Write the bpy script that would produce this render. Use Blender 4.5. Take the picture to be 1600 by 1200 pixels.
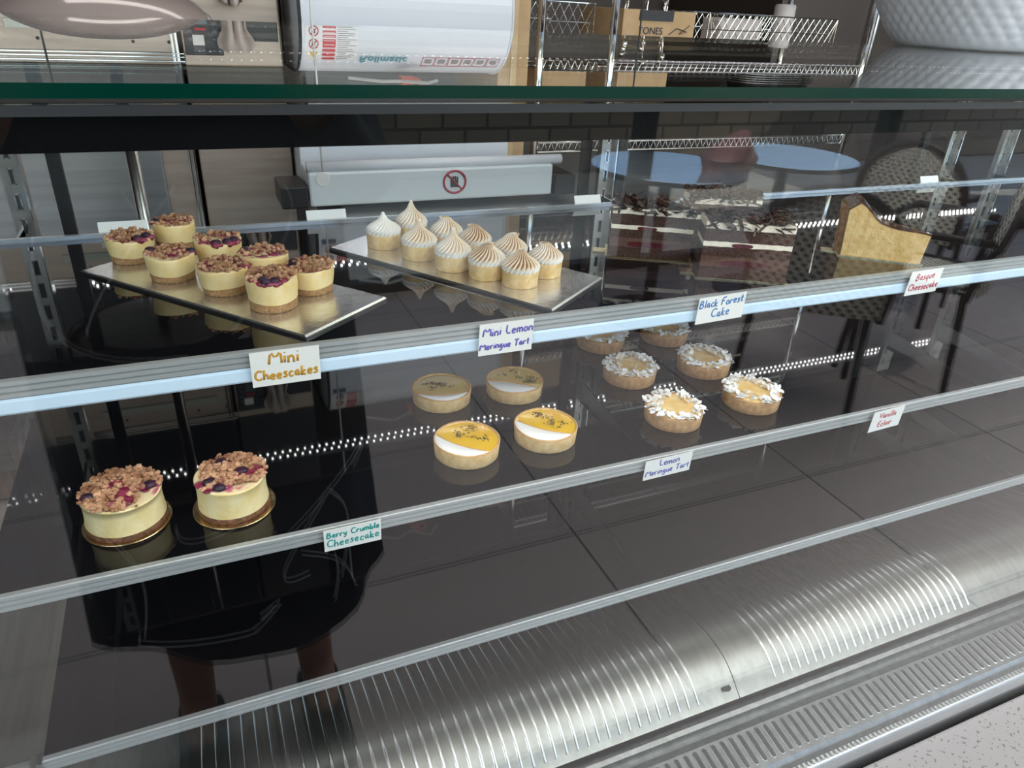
import bpy, math, random
from mathutils import Vector, Matrix, noise
random.seed(7)
PI = math.pi
for o in list(bpy.data.objects): bpy.data.objects.remove(o)
SC = bpy.context.scene
COL = SC.collection

# ---------------------------------------------------------------- camera
H = 1.40; U = 0.70
RX = Vector((0.91902821, -0.39118439, 0.04859962))
DN = Vector((-0.14488111, -0.44986231, -0.88126804))
FW = Vector((0.36660144, 0.80286902, -0.47011138))
FPX = 1132.37
CAM = Vector((0, 0, H))
cd = bpy.data.cameras.new('camera'); cam = bpy.data.objects.new('camera', cd); COL.objects.link(cam)
m3 = Matrix((RX, -DN, -FW)).transposed()
cam.matrix_world = Matrix.Translation(CAM) @ m3.to_4x4()
cd.sensor_width = 36; cd.lens = 36 * FPX / 1600; cd.clip_start = 0.005; cd.clip_end = 200
SC.camera = cam
SC.view_settings.view_transform = 'Standard'; SC.view_settings.look = 'None'
SC.view_settings.gamma = 1; SC.view_settings.exposure = 0.0

# ---------------------------------------------------------------- light
w = bpy.data.worlds.new('sky'); SC.world = w; w.use_nodes = True
wn = w.node_tree; bg = wn.nodes['Background']
sky = wn.nodes.new('ShaderNodeTexSky'); sky.sky_type = 'NISHITA'; sky.sun_disc = False
sky.sun_elevation = math.radians(48); sky.sun_rotation = math.radians(60)
wn.links.new(sky.outputs[0], bg.inputs[0]); bg.inputs[1].default_value = 0.8

def light(name, kind, loc, energy, color=(1, 1, 1), **k):
    l = bpy.data.lights.new(name, kind); l.energy = energy; l.color = color
    o = bpy.data.objects.new(name, l); COL.objects.link(o); o.location = loc
    for a, v in k.items():
        if a == 'rot': o.rotation_euler = v
        else: setattr(l, a, v)
    return o
sun = light('sun', 'SUN', (3, 2, 6), 7, (1.0, .93, .82), angle=0.01)
sun.rotation_euler = Vector((.75, .30, .8)).to_track_quat('Z', 'Y').to_euler()
# unseen area lights added overhead to brighten the cafe side
light('added_cafe_fill', 'AREA', (2.6, -1.2, 2.75), 165, (.93, .97, 1), shape='RECTANGLE', size=4.0, size_y=2.4)
light('added_cafe_fill', 'AREA', (-2.2, -1.3, 2.75), 70, (.95, .97, 1), shape='RECTANGLE', size=2.5, size_y=2.0)
light('kitchen_ceiling_light', 'AREA', (1.0, 1.75, 2.55), 11, (1, .93, .86), shape='RECTANGLE', size=3.0, size_y=.25)
for k_, (px_, py_, pz_, tx_, ty_, tz_, en_) in enumerate(((2.2, -.2, 2.6, 3.3, -1.7, .7, 300), (1.9, -.3, 2.6, 2.2, -1.9, .8, 180), (2.9, .1, 2.6, 2.8, -1.1, .7, 200))):  # spots added to brighten the mirrored chairs and bag
    sp_ = light('added_cafe_spot', 'SPOT', (px_, py_, pz_), en_, (1, .96, .9), spot_size=math.radians(26), spot_blend=.7, shadow_soft_size=.04)
    sp_.rotation_euler = (Vector((px_, py_, pz_))-Vector((tx_, ty_, tz_))).to_track_quat('Z', 'Y').to_euler()
# led tubes of the case
light('case_top_led', 'AREA', (.97, .47, 1.315), 2.5, (1, .98, .95), rot=(math.radians(28), 0, 0), shape='RECTANGLE', size=2.4, size_y=.02)
light('case_shelf_led', 'AREA', (.97, .722, 1.043), 1.8, (1, .98, .95), rot=(math.radians(5), 0, 0), shape='RECTANGLE', size=2.4, size_y=.02)
light('case_deck_led', 'AREA', (.97, .724, .555), .2, (.95, .98, 1), rot=(math.radians(-12), 0, 0), shape='RECTANGLE', size=2.4, size_y=.02)

# ---------------------------------------------------------------- helpers
def at(px, py, z):
    d = RX * ((px - 800) / FPX) + DN * ((py - 600) / FPX) + FW
    return CAM + d * ((z - H) / d.z)
def aty(px, py, y):
    d = RX * ((px - 800) / FPX) + DN * ((py - 600) / FPX) + FW
    return CAM + d * (y / d.y)

class MB:
    def __init__(s): s.v = []; s.f = []; s.mi = []; s.cur = 0
    def add(s, vs, fs):
        n = len(s.v); s.v += [Vector(v) for v in vs]
        s.f += [tuple(i + n for i in f) for f in fs]; s.mi += [s.cur] * len(fs); return s
    def box(s, a, b, M=None):
        x0, y0, z0 = a; x1, y1, z1 = b
        vs = [Vector(p) for p in ((x0,y0,z0),(x1,y0,z0),(x1,y1,z0),(x0,y1,z0),(x0,y0,z1),(x1,y0,z1),(x1,y1,z1),(x0,y1,z1))]
        if M: vs = [M @ v for v in vs]
        return s.add(vs, [(0,3,2,1),(4,5,6,7),(0,1,5,4),(1,2,6,5),(2,3,7,6),(3,0,4,7)])
    def tube(s, pts, r, n=8, cap=True):
        pts = [Vector(p) for p in pts]; R = r if isinstance(r, (list, tuple)) else [r] * len(pts)
        vs = []; up = None
        for i, p in enumerate(pts):
            t = (pts[min(i+1, len(pts)-1)] - pts[max(i-1, 0)]).normalized()
            if up is None: up = t.orthogonal().normalized()
            up = (up - t * up.dot(t)); up = up.normalized() if up.length > 1e-6 else t.orthogonal().normalized()
            b = t.cross(up)
            vs += [p + (up * math.cos(2*PI*k/n) + b * math.sin(2*PI*k/n)) * R[i] for k in range(n)]
        fs = [(i*n+k, i*n+(k+1) % n, (i+1)*n+(k+1) % n, (i+1)*n+k) for i in range(len(pts)-1) for k in range(n)]
        if cap: fs += [tuple(range(n))[::-1], tuple((len(pts)-1)*n+k for k in range(n))]
        return s.add(vs, fs)
    def lathe(s, prof, c=(0,0,0), n=48, fn=None, close=False, M=None):
        c = Vector(c); vs = []
        for i, (r, z) in enumerate(prof):
            for k in range(n):
                a = 2*PI*k/n; rr, zz = (fn(r, z, a, i) if fn else (r, z))
                p = Vector((rr*math.cos(a), rr*math.sin(a), zz)); vs.append((M @ p if M else p) + c)
        fs = [(i*n+k, i*n+(k+1) % n, (i+1)*n+(k+1) % n, (i+1)*n+k) for i in range(len(prof)-1) for k in range(n)]
        if close: fs += [tuple(range(n))[::-1], tuple((len(prof)-1)*n+k for k in range(n))]
        return s.add(vs, fs)
    def blob(s, c, r, q=1, sq=(1,1,1), jit=.25, seed=None):
        rg = random.Random(seed) if seed is not None else random
        M = Matrix.Rotation(rg.uniform(0, 6.28), 3, Vector((rg.uniform(-1,1), rg.uniform(-1,1), rg.uniform(-1,1)+.01)).normalized())
        V, F = ICO[q]; vs = []
        for v in V:
            p = M @ (v * (r * (1 + rg.uniform(-jit, jit)))); vs.append(Vector(c) + Vector((p.x*sq[0], p.y*sq[1], p.z*sq[2])))
        return s.add(vs, F)
    def build(s, name, mats, parent=None, smooth=False, loc=None):
        me = bpy.data.meshes.new(name); me.from_pydata(s.v, [], s.f)
        for m in (mats if isinstance(mats, (list, tuple)) else [mats]): me.materials.append(m)
        me.polygons.foreach_set('material_index', s.mi)
        if smooth: me.polygons.foreach_set('use_smooth', [True] * len(s.f))
        me.update(); o = bpy.data.objects.new(name, me); COL.objects.link(o)
        if parent: o.parent = parent
        if loc is not None: o.location = loc
        return o
def _ico():
    import bmesh
    out = {}
    for q in (1, 2, 3):
        bm = bmesh.new(); bmesh.ops.create_icosphere(bm, subdivisions=q, radius=1)
        bm.verts.ensure_lookup_table()
        out[q] = ([v.co.copy() for v in bm.verts], [tuple(v.index for v in f.verts) for f in bm.faces]); bm.free()
    return out
ICO = _ico()
def bevel(o, w=.002, seg=2):
    m = o.modifiers.new('bevel', 'BEVEL'); m.width = w; m.segments = seg; m.limit_method = 'ANGLE'; return o
def tag(o, label=None, cat=None, group=None, kind=None):
    if label: o['label'] = label
    if cat: o['category'] = cat
    if group: o['group'] = group
    if kind: o['kind'] = kind
    return o
def empty(name, loc, rz=0, label=None, cat=None, group=None):
    o = bpy.data.objects.new(name, None); COL.objects.link(o); o.empty_display_size = .02
    o.location = loc; o.rotation_euler = (0, 0, rz); return tag(o, label, cat, group)
def struct(name, mb, m, **k):
    o = mb.build(name, m, **k); o['kind'] = 'structure'; return o
def dup(root, loc, rz, label, group=None):
    r = root.copy(); COL.objects.link(r); r.location = loc; r.rotation_euler = (0, 0, rz); r['label'] = label
    if group: r['group'] = group
    for ch in list(root.children):
        c = ch.copy(); COL.objects.link(c); c.parent = r
        for g in ch.children:
            d = g.copy(); COL.objects.link(d); d.parent = c
    return r

# ---------------------------------------------------------------- materials
def hexc(h):
    v = [int(h[i:i+2], 16)/255 for i in (0, 2, 4)]
    return tuple((c/12.92 if c < .04045 else ((c+.055)/1.055)**2.4) for c in v)
def mat(name, col, rough=.5, metal=0, col2=None, scale=40, bump=0, bscale=None, spec=.5, sss=0, detail=3, contrast=(.35,.65), emit=0, stretch=None, coat=0, third=None):
    m = bpy.data.materials.new(name); m.use_nodes = True; N = m.node_tree; b = N.nodes['Principled BSDF']
    if isinstance(col, str): col = hexc(col)
    b.inputs['Base Color'].default_value = (*col, 1); b.inputs['Roughness'].default_value = rough; b.inputs['Metallic'].default_value = metal
    b.inputs['Specular IOR Level'].default_value = spec
    if coat: b.inputs['Coat Weight'].default_value = coat; b.inputs['Coat Roughness'].default_value = .06
    if sss: b.inputs['Subsurface Weight'].default_value = sss; b.inputs['Subsurface Radius'].default_value = (.01,.006,.004); b.inputs['Subsurface Scale'].default_value = .4
    if emit: b.inputs['Emission Color'].default_value = (*col, 1); b.inputs['Emission Strength'].default_value = emit
    if col2 is not None or bump:
        tc = N.nodes.new('ShaderNodeTexCoord'); mp = N.nodes.new('ShaderNodeMapping'); N.links.new(tc.outputs['Object'], mp.inputs[0])
        if stretch: mp.inputs['Scale'].default_value = stretch
        def nz(sc):
            n = N.nodes.new('ShaderNodeTexNoise'); n.inputs['Scale'].default_value = sc; n.inputs['Detail'].default_value = detail
            N.links.new(mp.outputs[0], n.inputs['Vector']); return n
        if col2 is not None:
            if isinstance(col2, str): col2 = hexc(col2)
            n = nz(scale); r = N.nodes.new('ShaderNodeValToRGB'); N.links.new(n.outputs['Fac'], r.inputs[0])
            r.color_ramp.elements[0].position = contrast[0]; r.color_ramp.elements[1].position = contrast[1]
            r.color_ramp.elements[0].color = (*col, 1); r.color_ramp.elements[1].color = (*col2, 1)
            if third:
                e = r.color_ramp.elements.new((contrast[0]+contrast[1])/2); e.color = (*hexc(third), 1)
            N.links.new(r.outputs[0], b.inputs['Base Color'])
        if bump:
            n = nz(bscale or scale); bp = N.nodes.new('ShaderNodeBump'); bp.inputs['Strength'].default_value = bump; bp.inputs['Distance'].default_value = .002
            N.links.new(n.outputs['Fac'], bp.inputs['Height']); N.links.new(bp.outputs[0], b.inputs['Normal'])
    return m
def glassmat(name, f0=.045, tint=(1,1,1), rough=0.0):
    m = bpy.data.materials.new(name); m.use_nodes = True; N = m.node_tree; N.nodes.clear()
    o = N.nodes.new('ShaderNodeOutputMaterial'); mx = N.nodes.new('ShaderNodeMixShader'); t = N.nodes.new('ShaderNodeBsdfTransparent'); g = N.nodes.new('ShaderNodeBsdfGlossy')
    t.inputs[0].default_value = (*tint, 1); g.inputs['Roughness'].default_value = rough; g.inputs['Color'].default_value = (1,1,1,1)
    lw = N.nodes.new('ShaderNodeLayerWeight'); lw.inputs['Blend'].default_value = .5
    p = N.nodes.new('ShaderNodeMath'); p.operation = 'POWER'; p.inputs[1].default_value = 5; N.links.new(lw.outputs['Facing'], p.inputs[0])
    a = N.nodes.new('ShaderNodeMath'); a.operation = 'MULTIPLY_ADD'; a.inputs[1].default_value = 1-f0; a.inputs[2].default_value = f0; a.use_clamp = True
    N.links.new(p.outputs[0], a.inputs[0]); N.links.new(a.outputs[0], mx.inputs[0]); N.links.new(t.outputs[0], mx.inputs[1]); N.links.new(g.outputs[0], mx.inputs[2]); N.links.new(mx.outputs[0], o.inputs[0])
    return m
GLASS = glassmat('clear_glass', .042, (.975, .985, .98))
TOPGLASS = glassmat('top_glass', .05, (.9, .93, .91))
GEDGE = mat('green_glass_edge', (.0, .028, .018), .15, spec=.5)
BLACKG = mat('black_glass', (.004, .004, .005), .03, spec=.55)
FRIT = mat('black_frit', (.002, .002, .002), .5, spec=.1)
ALU = mat('aluminium', (.55, .56, .56), .34, 1)
ALUL = mat('pale_aluminium', (.50, .52, .52), .42, .55)
DIFF = mat('light_diffuser', (.52, .66, .78), .35, emit=.16)  # blue emission puts a sky reflection into the strip
STEEL = mat('brushed_steel', (.42, .41, .39), .28, 1, (.5, .49, .47), 60, bump=.05, stretch=(.05, 1, 1))
STEELW = mat('warm_steel', (.38, .30, .245), .42, .8, (.46, .37, .30), 50, stretch=(.08, 1, 1))
DECK = mat('deck_steel', (.24, .24, .22), .38, 1, (.30, .30, .275), 80, stretch=(1, .06, 1))
RIB = mat('rib_steel', (.70, .72, .71), .28, 1)
CHROME = mat('chrome', (.80, .80, .79), .12, 1)
SILVER = mat('silver_board', (.74, .75, .78), .22, .92, (.82, .83, .85), 90, bump=.12, bscale=160)
SILVERE = mat('silver_board_edge', (.85, .86, .88), .25, 1)
GOLD = mat('gold_board', (.80, .62, .34), .25, 1)
DARK = mat('dark_slot', (.03, .03, .032), .6)
BLKM = mat('black_metal', (.012, .012, .013), .4)
WHITE = mat('white_enamel', (.72, .74, .78), .3, spec=.4)
PAPER = mat('paper', (.80, .79, .75), .7)
TERR = mat('terrazzo', (.36, .325, .305), .5, 0, (.20, .17, .15), 170, contrast=(.64, .68), detail=1)

# ---------------------------------------------------------------- setting
FLOORM = mat('floor_tiles', (.30, .265, .24), .55, 0, (.36, .32, .29), 3, bump=.05)
def floor_bricks(m):
    N = m.node_tree; b = N.nodes['Principled BSDF']
    br = N.nodes.new('ShaderNodeTexBrick'); tc = N.nodes.new('ShaderNodeTexCoord')
    br.inputs['Scale'].default_value = 1.0; br.inputs['Brick Width'].default_value = .9; br.inputs['Row Height'].default_value = .6; br.inputs['Mortar Size'].default_value = .004
    br.offset = 0.0
    br.inputs['Color1'].default_value = (.56, .48, .44, 1); br.inputs['Color2'].default_value = (.50, .43, .40, 1); br.inputs['Mortar'].default_value = (.2, .18, .17, 1)
    N.links.new(tc.outputs['Object'], br.inputs['Vector']); N.links.new(br.outputs['Color'], b.inputs['Base Color'])
floor_bricks(FLOORM)
struct('floor', MB().box((-5, -2.7, -.1), (9, 4.2, 0)), FLOORM)
PAVE = mat('pavement', (.72, .73, .66), .8, 0, (.62, .63, .57), 6)
struct('ground', MB().box((-12, -14, -.12), (24, -2.7, -.01)), PAVE)
WALLM = mat('wall_paint', (.16, .135, .12), .7)
struct('wall_back', MB().box((-5, 4.0, 0), (9, 4.2, 2.8)), WALLM)
struct('wall_left', MB().box((-5.2, -2.7, 0), (-5, 4.2, 2.8)), WALLM)
struct('wall_right', MB().box((9, -2.7, 0), (9.2, 4.2, 2.8)), WALLM)
struct('ceiling', MB().box((-5.2, -2.7, 2.8), (9.2, 4.2, 2.95)), mat('ceiling_paint', (.12, .11, .105), .8))
BLOCK = mat('block_wall', (.4, .36, .3), .8, bump=.3, bscale=30)
def blocks(m):
    N = m.node_tree; b = N.nodes['Principled BSDF']; br = N.nodes.new('ShaderNodeTexBrick'); tc = N.nodes.new('ShaderNodeTexCoord'); mp = N.nodes.new('ShaderNodeMapping')
    mp.inputs['Rotation'].default_value = (PI/2, 0, 0)
    br.inputs['Scale'].default_value = 1.0; br.inputs['Brick Width'].default_value = .4; br.inputs['Row Height'].default_value = .2; br.inputs['Mortar Size'].default_value = .014
    br.inputs['Color1'].default_value = (.36, .31, .25, 1); br.inputs['Color2'].default_value = (.22, .19, .155, 1); br.inputs['Mortar'].default_value = (.10, .085, .07, 1)
    N.links.new(tc.outputs['Object'], mp.inputs[0]); N.links.new(mp.outputs[0], br.inputs['Vector']); N.links.new(br.outputs['Color'], b.inputs['Base Color'])
blocks(BLOCK)
struct('wall_outside', MB().box((-8, -5.4, 0), (18, -5.2, 1.25)), BLOCK)
# glazed shopfront between cafe and pavement: posts and rails of one window
wf = MB()
for x in (-4.9, -2.4, -.2, 2.35, 4.2, 6.4, 8.9): wf.box((x-.05, -2.76, 0), (x+.05, -2.66, 2.8))
wf.box((-5, -2.75, .0), (9, -2.67, .06)); wf.box((-5, -2.75, 2.55), (9, -2.67, 2.8))
struct('window_1', wf, BLKM)
struct('sun_blocker', MB().box((-12, -5.2, 2.85), (6.3, -2.7, 2.95)), WALLM)  # unseen slab added to shade the pavement and outside wall
struct('sun_blocker_far', MB().box((7.9, -5.2, 2.85), (14, -2.7, 2.95)), WALLM)  # second added slab; the gap between them lets in a strip of sun

# ---------------------------------------------------------------- display case
X0, X1 = -.258, 2.25
XL = -1.3
YG = .427
Z1, Z2, Z3 = H-.465*U, H-.807*U, H-1.165*U
case = empty('display_case', (.95, .85, 0), 0, 'long glass-fronted refrigerated pastry case with steel deck and three shelves', 'display case')
def cpart(name, mb, m, par=None, **k):
    p = par or case
    off = Vector((.95, .85, 0))
    mb.v = [v - off for v in mb.v]
    return mb.build(name, m, p, **k)
ZT = H - .046
# top glass: broad faces clear, front edge green
tg = MB(); tg.box((XL, YG-.004, ZT-.007), (X1, 1.15, ZT)); tg.mi[2] = 1; tg.mi[0] = 0
cpart('top_glass', tg, [TOPGLASS, GEDGE])
fg = MB().box((XL, YG, .398), (X1, YG+.006, ZT-.0105))
cpart('front_glass', fg, GLASS)
cpart('black_band', MB().box((XL, YG+.0065, H-.080), (X1, YG+.009, ZT-.0105)), FRIT)
cpart('seal_strip', MB().box((XL, YG-.002, H-.0615), (X1, YG-.0003, H-.0565)), mat('grey_seal', (.016,.016,.017), .5))
cpart('light_housing', MB().box((X0, .436, H-.078), (X1, .50, H-.060)), BLKM)
for x in (X0-.012, X1): cpart('side_glass', MB().box((x, YG+.01, .44), (x+.006, 1.20, ZT-.011)), GLASS)
cpart('rear_header', MB().box((XL, 1.16, H-.10), (X1, 1.245, H-.079)), BLKM)
# uprights with slots
def upright(x, w=.026):
    mb = MB(); y = 1.232
    sl = [1.30 - .036*k for k in range(27)]
    mb.box((x, y, .45), (x+w, y+.012, 1.30))
    for z in sl:
        pass
    o = cpart('rear_upright', mb, STEEL)
    s = MB()
    for z in sl[:24]:
        s.box((x+.0105, y-.0006, z-.024), (x+w-.0105, y+.0002, z-.004))
    cpart('slot_row', s, DARK, o)
    r = MB()
    for z in sl[:24]:
        a, b, c, d = x+.009, x+w-.009, z-.0255, z-.0025
        r.box((a, y-.001, c), (a+.0015, y, d)); r.box((b-.0015, y-.001, c), (b, y, d)); r.box((a, y-.001, d-.0015), (b, y, d)); r.box((a, y-.001, c), (b, y, c+.0015))
    cpart('slot_rim', r, CHROME, o)
    e = MB().box((x+w, y-.012, .45), (x+w+.002, y+.012, 1.30)); cpart('edge_flange', e, CHROME, o)
    return o
for x in (-.245, .722, 1.668, 1.862): upright(x)
# rear door frames
rd = MB()
for x in (-.19, .70, .78, 1.62, 1.93): rd.box((x, 1.262, .45), (x+.018, 1.275, 1.30))
rd.box((X0, 1.26, .42), (X1, 1.30, .47))
cpart('rear_door_frame', rd, BLKM)
# base cabinet & deck
cpart('base_cabinet', MB().box((XL, .44, .02), (X1, 1.28, .33)), STEEL)
led = MB().box((XL, .26, .02), (X1, .424, .372)); bevel(cpart('stone_plinth', led, TERR), .004)
# front rim, grille and channel
rim = MB()
prof = [(.4335, .33), (.4335, .402), (.438, .408), (.446, .408), (.450, .400), (.452, .392)]
def sweep(mb, prof, xa, xb):
    n = len(prof); vs = [(xa, y, z) for y, z in prof] + [(xb, y, z) for y, z in prof]
    return mb.add(vs, [(i, i+1, n+i+1, n+i) for i in range(n-1)])
sweep(rim, prof, XL, X1); cpart('front_rim', rim, ALU, smooth=True)
kn = MB()
for i in range(280):
    x = X0 + i*.009
    kn.box((x, .4385, .4075), (x+.0045, .4455, .4105))
kno = cpart('knurled_strip', kn, RIB)
gr = MB(); sweep(gr, [(.452,.392),(.456,.404),(.462,.410),(.520,.418),(.532,.414),(.536,.404),(.545,.402),(.549,.412),(.556,.414),(.560,.405),(.569,.405)], XL, X1)
g = cpart('air_grille', gr, mat('grille_steel', (.30, .31, .305), .33, 1, (.38,.39,.385), 70, bump=.2, bscale=25), smooth=False)
sl = MB()
def slotpath(x, y0, y1, r, z0, z1, n=6):
    pts = []
    for k in range(n+1):
        a = PI + PI*k/n; pts.append((x + r*math.cos(a), y0 + r*math.sin(a)))
    for k in range(n+1):
        a = PI*k/n; pts.append((x + r*math.cos(a), y1 + r*math.sin(a)))
    zz = lambda y: z0 + (z1-z0)*(y-y0)/(y1-y0)
    return [(a, b, zz(b)) for a, b in pts]
x = X0
while x < X1-.02:
    p = slotpath(x, .472, .512, .0036, .4118, .4174)
    sl.add([(a,b,c+.0006) for a,b,c in p], [tuple(range(len(p)))])
    x += .0165
slo = cpart('slot', sl, DARK, g)
sr = MB(); x = X0
while x < X1-.02:
    p = slotpath(x, .472, .512, .0046, .4118, .4174); q = slotpath(x, .472, .512, .0036, .4118, .4174); n = len(p)
    sr.add([(a,b,c+.0003) for a,b,c in p] + [(a,b,c+.0010) for a,b,c in q], [(i,(i+1)%n,n+(i+1)%n,n+i) for i in range(n)])
    x += .0165
cpart('slot_lip', sr, RIB, g)
# deck hump; pale ribs stand in for streaks of reflected led light
DP = [(.569,.414),(.58,.428),(.60,.445),(.625,.458),(.66,.463),(.70,.461),(.75,.452),(.80,.440),(.90,.425),(1.2,.42)]
def dz(y):
    for (a, b), (c, d) in zip(DP, DP[1:]):
        if a <= y <= c: return b + (d-b)*(y-a)/(c-a)
    return .42
DPP = [(.569+.008*i, 0) for i in range(40)] + [(.9, 0), (1.2, 0)]
DPP = [(y, sum(dz(max(.569, y+k*.006)) for k in range(-2, 3))/5) for y, _ in DPP]
for a, b in ((XL, .695), (.6965, 1.66), (1.6615, X1)):
    d = MB(); sweep(d, DPP, a, b); dk = cpart('deck_panel', d, DECK, smooth=True)
    rb = MB()
    xs = a+.16 if a < 0 else a+.078
    if a < 0: xs = -.10
    xe = min(b-.067, xs+.76) if a < 0 else min(b-.40, xs+.49)
    if a > 1.6: xs, xe = 1.70, X1-.02
    x = xs
    while x < xe:
        pr = [(y, z+.0004) for y, z in DPP if .576 < y < .88]
        for (y0, za), (y1, zb) in zip(pr, pr[1:]):
            rb.add([(x-.003,y0,za-.001),(x,y0,za+.0022),(x+.003,y0,za-.001),(x-.003,y1,zb-.001),(x,y1,zb+.0022),(x+.003,y1,zb-.001)], [(0,1,4,3),(1,2,5,4)])
        x += .018
    cpart('streak_rib', rb, RIB, dk, smooth=True)
cpart('drain_hole', MB().lathe([(0,0),(.008,0),(.008,.001),(0,.001)], (at(1139,1083,.43).x, .585, dz(.585)+.0005), 20), DARK)

# ---------------------------------------------------------------- shelves
def shelf(z, label, diffuser=False, zrail=.020):
    r = empty('display_shelf', (.95, .9, z), 0, label, 'shelf')
    def sp(name, mb, m, par=None, **k):
        mb.v = [v - Vector((.95, .9, z)) for v in mb.v]; return mb.build(name, m, par or r, **k)
    for a, b in ((X0, .727), (.7285, 1.70), (1.7015, X1-.01)):
        g = MB().box((a, .7035, z-.007), (b, 1.13, z)); sp('glass_panel', g, BLACKG)
    # ridged front rail
    pr = [(.7035, z-.0072), (.7035, z+.0012), (.6975, z+.0012)]
    n = 3; zz = z+.0012; h = zrail/n
    for k in range(n):
        pr += [(.6960, zz-h*k-.0008), (.6960, zz-h*k-h*.70), (.6985, zz-h*k-h*.80), (.6985, zz-h*k-h*.98)]
    pr += [(.698, zz-zrail), (.7035, zz-zrail)]
    m = MB(); sweep(m, pr, X0, X1-.01)
    # end cap
    sp('front_rail', m, ALUL)
    sp('end_cap', MB().box((X0-.006, .692, z-zrail), (X0, .707, z+.003)), ALU)
    if diffuser:
        d = MB(); sweep(d, [(.6985, z-zrail+.001), (.697, z-zrail-.002), (.697, z-zrail-.013), (.700, z-zrail-.016), (.716, z-zrail-.016)], X0, X1-.01)
        sp('light_diffuser', d, DIFF)
    sp('rear_rail', MB().box((X0, 1.132, z-.006), (X1-.01, 1.139, z+.006)), mat('clear_rail', (.55, .58, .62), .15, .6))
    for x in (-.237, .735, 1.681, 1.875):
        br = MB(); br.box((x-.002, 1.10, z-.018), (x+.002, 1.232, z-.008)); br.add([(x-.002,1.232,z-.06),(x+.002,1.232,z-.06),(x+.002,1.232,z-.008),(x-.002,1.232,z-.008),(x-.002,.80,z-.0085),(x+.002,.80,z-.0085)], [(0,1,2,3),(0,3,4),(1,5,2),(0,4,5,1),(3,2,5,4)])
        sp('bracket', br, ALU)
    return r
shelf(Z1, 'top black glass shelf with pale light strip, holding mini cheesecakes and cake slices', True, .018)
shelf(Z2, 'middle black glass shelf with ridged rail, holding lemon tarts and almond tarts')
shelf(Z3, 'bottom empty black glass shelf above the steel deck with ribs standing for led streaks')

# dotted led bar behind the case
lb = empty('led_light_bar', (1.0, 1.59, H-.10), 0, 'long double-row dotted LED bar behind the case top', 'light')
lb_m = MB().box((-1.24, -.018, 0), (1.45, .018, .010)); lb_m.build('bar', BLKM, lb)
ds = MB()
for i in range(150):
    for j, y in enumerate((-.011, .011)):
        x = -1.22 + i*.018 + j*.009
        ds.box((x-.0017, y-.002, -.0025), (x+.0017, y+.002, -.0002))
LEDM = mat('led_diode', (1, 1, 1), .5, emit=30)
ds.build('diode_row', LEDM, lb)
hg = MB()
for x in (-1.2, 0, 1.4): MB().tube([(x, 0, .01), (x, 0, 1.48)], .002, 6).build('hanger', BLKM, lb)

# ---------------------------------------------------------------- pastries
CHEESE = mat('cheesecake_filling', (.82, .59, .24), .5, 0, (.88, .70, .38), 60, sss=.10, bump=.15, bscale=180)
CRUST = mat('biscuit_crust', (.30, .15, .06), .8, 0, (.48, .28, .12), 300, bump=.5, bscale=500)
CRUMB = mat('crumble', (.26, .11, .05), .75, 0, (.66, .38, .22), 70, bump=.4, bscale=400)
BERRY = mat('dark_berry', (.010, .006, .016), .5, 0, (.05, .008, .035), 120)
JAM = mat('berry_jam', (.13, .006, .03), .3, 0, (.36, .05, .10), 150, coat=.3)
CREAMT = mat('baked_top', (.84, .68, .42), .5, 0, (.52, .12, .22), 45, contrast=(.52, .64), third='c98a7a')
SHELL = mat('tart_shell', (.66, .42, .17), .65, 0, (.80, .58, .29), 90, bump=.3, bscale=350)
SHELLA = mat('almond_tart_shell', (.45, .24, .10), .7, 0, (.60, .36, .17), 120, bump=.35, bscale=350)
RIMB = mat('toasted_rim', (.52, .27, .09), .6, 0, (.66, .40, .16), 150)
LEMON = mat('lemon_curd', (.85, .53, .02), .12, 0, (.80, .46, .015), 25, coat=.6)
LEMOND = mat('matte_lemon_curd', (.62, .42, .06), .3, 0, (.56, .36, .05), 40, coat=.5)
MERW = mat('piped_cream', (.88, .87, .85), .55, sss=.1, bump=.2, bscale=200)
HERB = mat('herb_fleck', (.04, .045, .01), .6, 0, (.12, .09, .02), 200)
ALM = mat('almond_flake', (.70, .55, .36), .5, 0, (.86, .82, .76), 120)
SUGAR = mat('sugared_almond', (.84, .82, .79), .6, 0, (.92, .91, .89), 200)
CUST = mat('almond_custard', (.80, .52, .18), .3, 0, (.88, .66, .32), 60, coat=.3)

def mermat():
    m = bpy.data.materials.new('torched_meringue'); m.use_nodes = True; N = m.node_tree; b = N.nodes['Principled BSDF']
    a = N.nodes.new('ShaderNodeAttribute'); a.attribute_name = 'toast'
    r = N.nodes.new('ShaderNodeValToRGB'); N.links.new(a.outputs['Fac'], r.inputs[0])
    E = r.color_ramp.elements; E[0].position = 0; E[0].color = (.90, .88, .84, 1); E[1].position = 1; E[1].color = (.13, .045, .012, 1)
    e = E.new(.35); e.color = (.80, .60, .38, 1); e = E.new(.7); e.color = (.40, .17, .055, 1)
    N.links.new(r.outputs[0], b.inputs['Base Color']); b.inputs['Roughness'].default_value = .45; b.inputs['Subsurface Weight'].default_value = .1; b.inputs['Subsurface Scale'].default_value = .3; b.inputs['Subsurface Radius'].default_value = (.01,.008,.006)
    return m
MER = mermat()
S1 = Z1 + .0016   # rest heights
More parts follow.
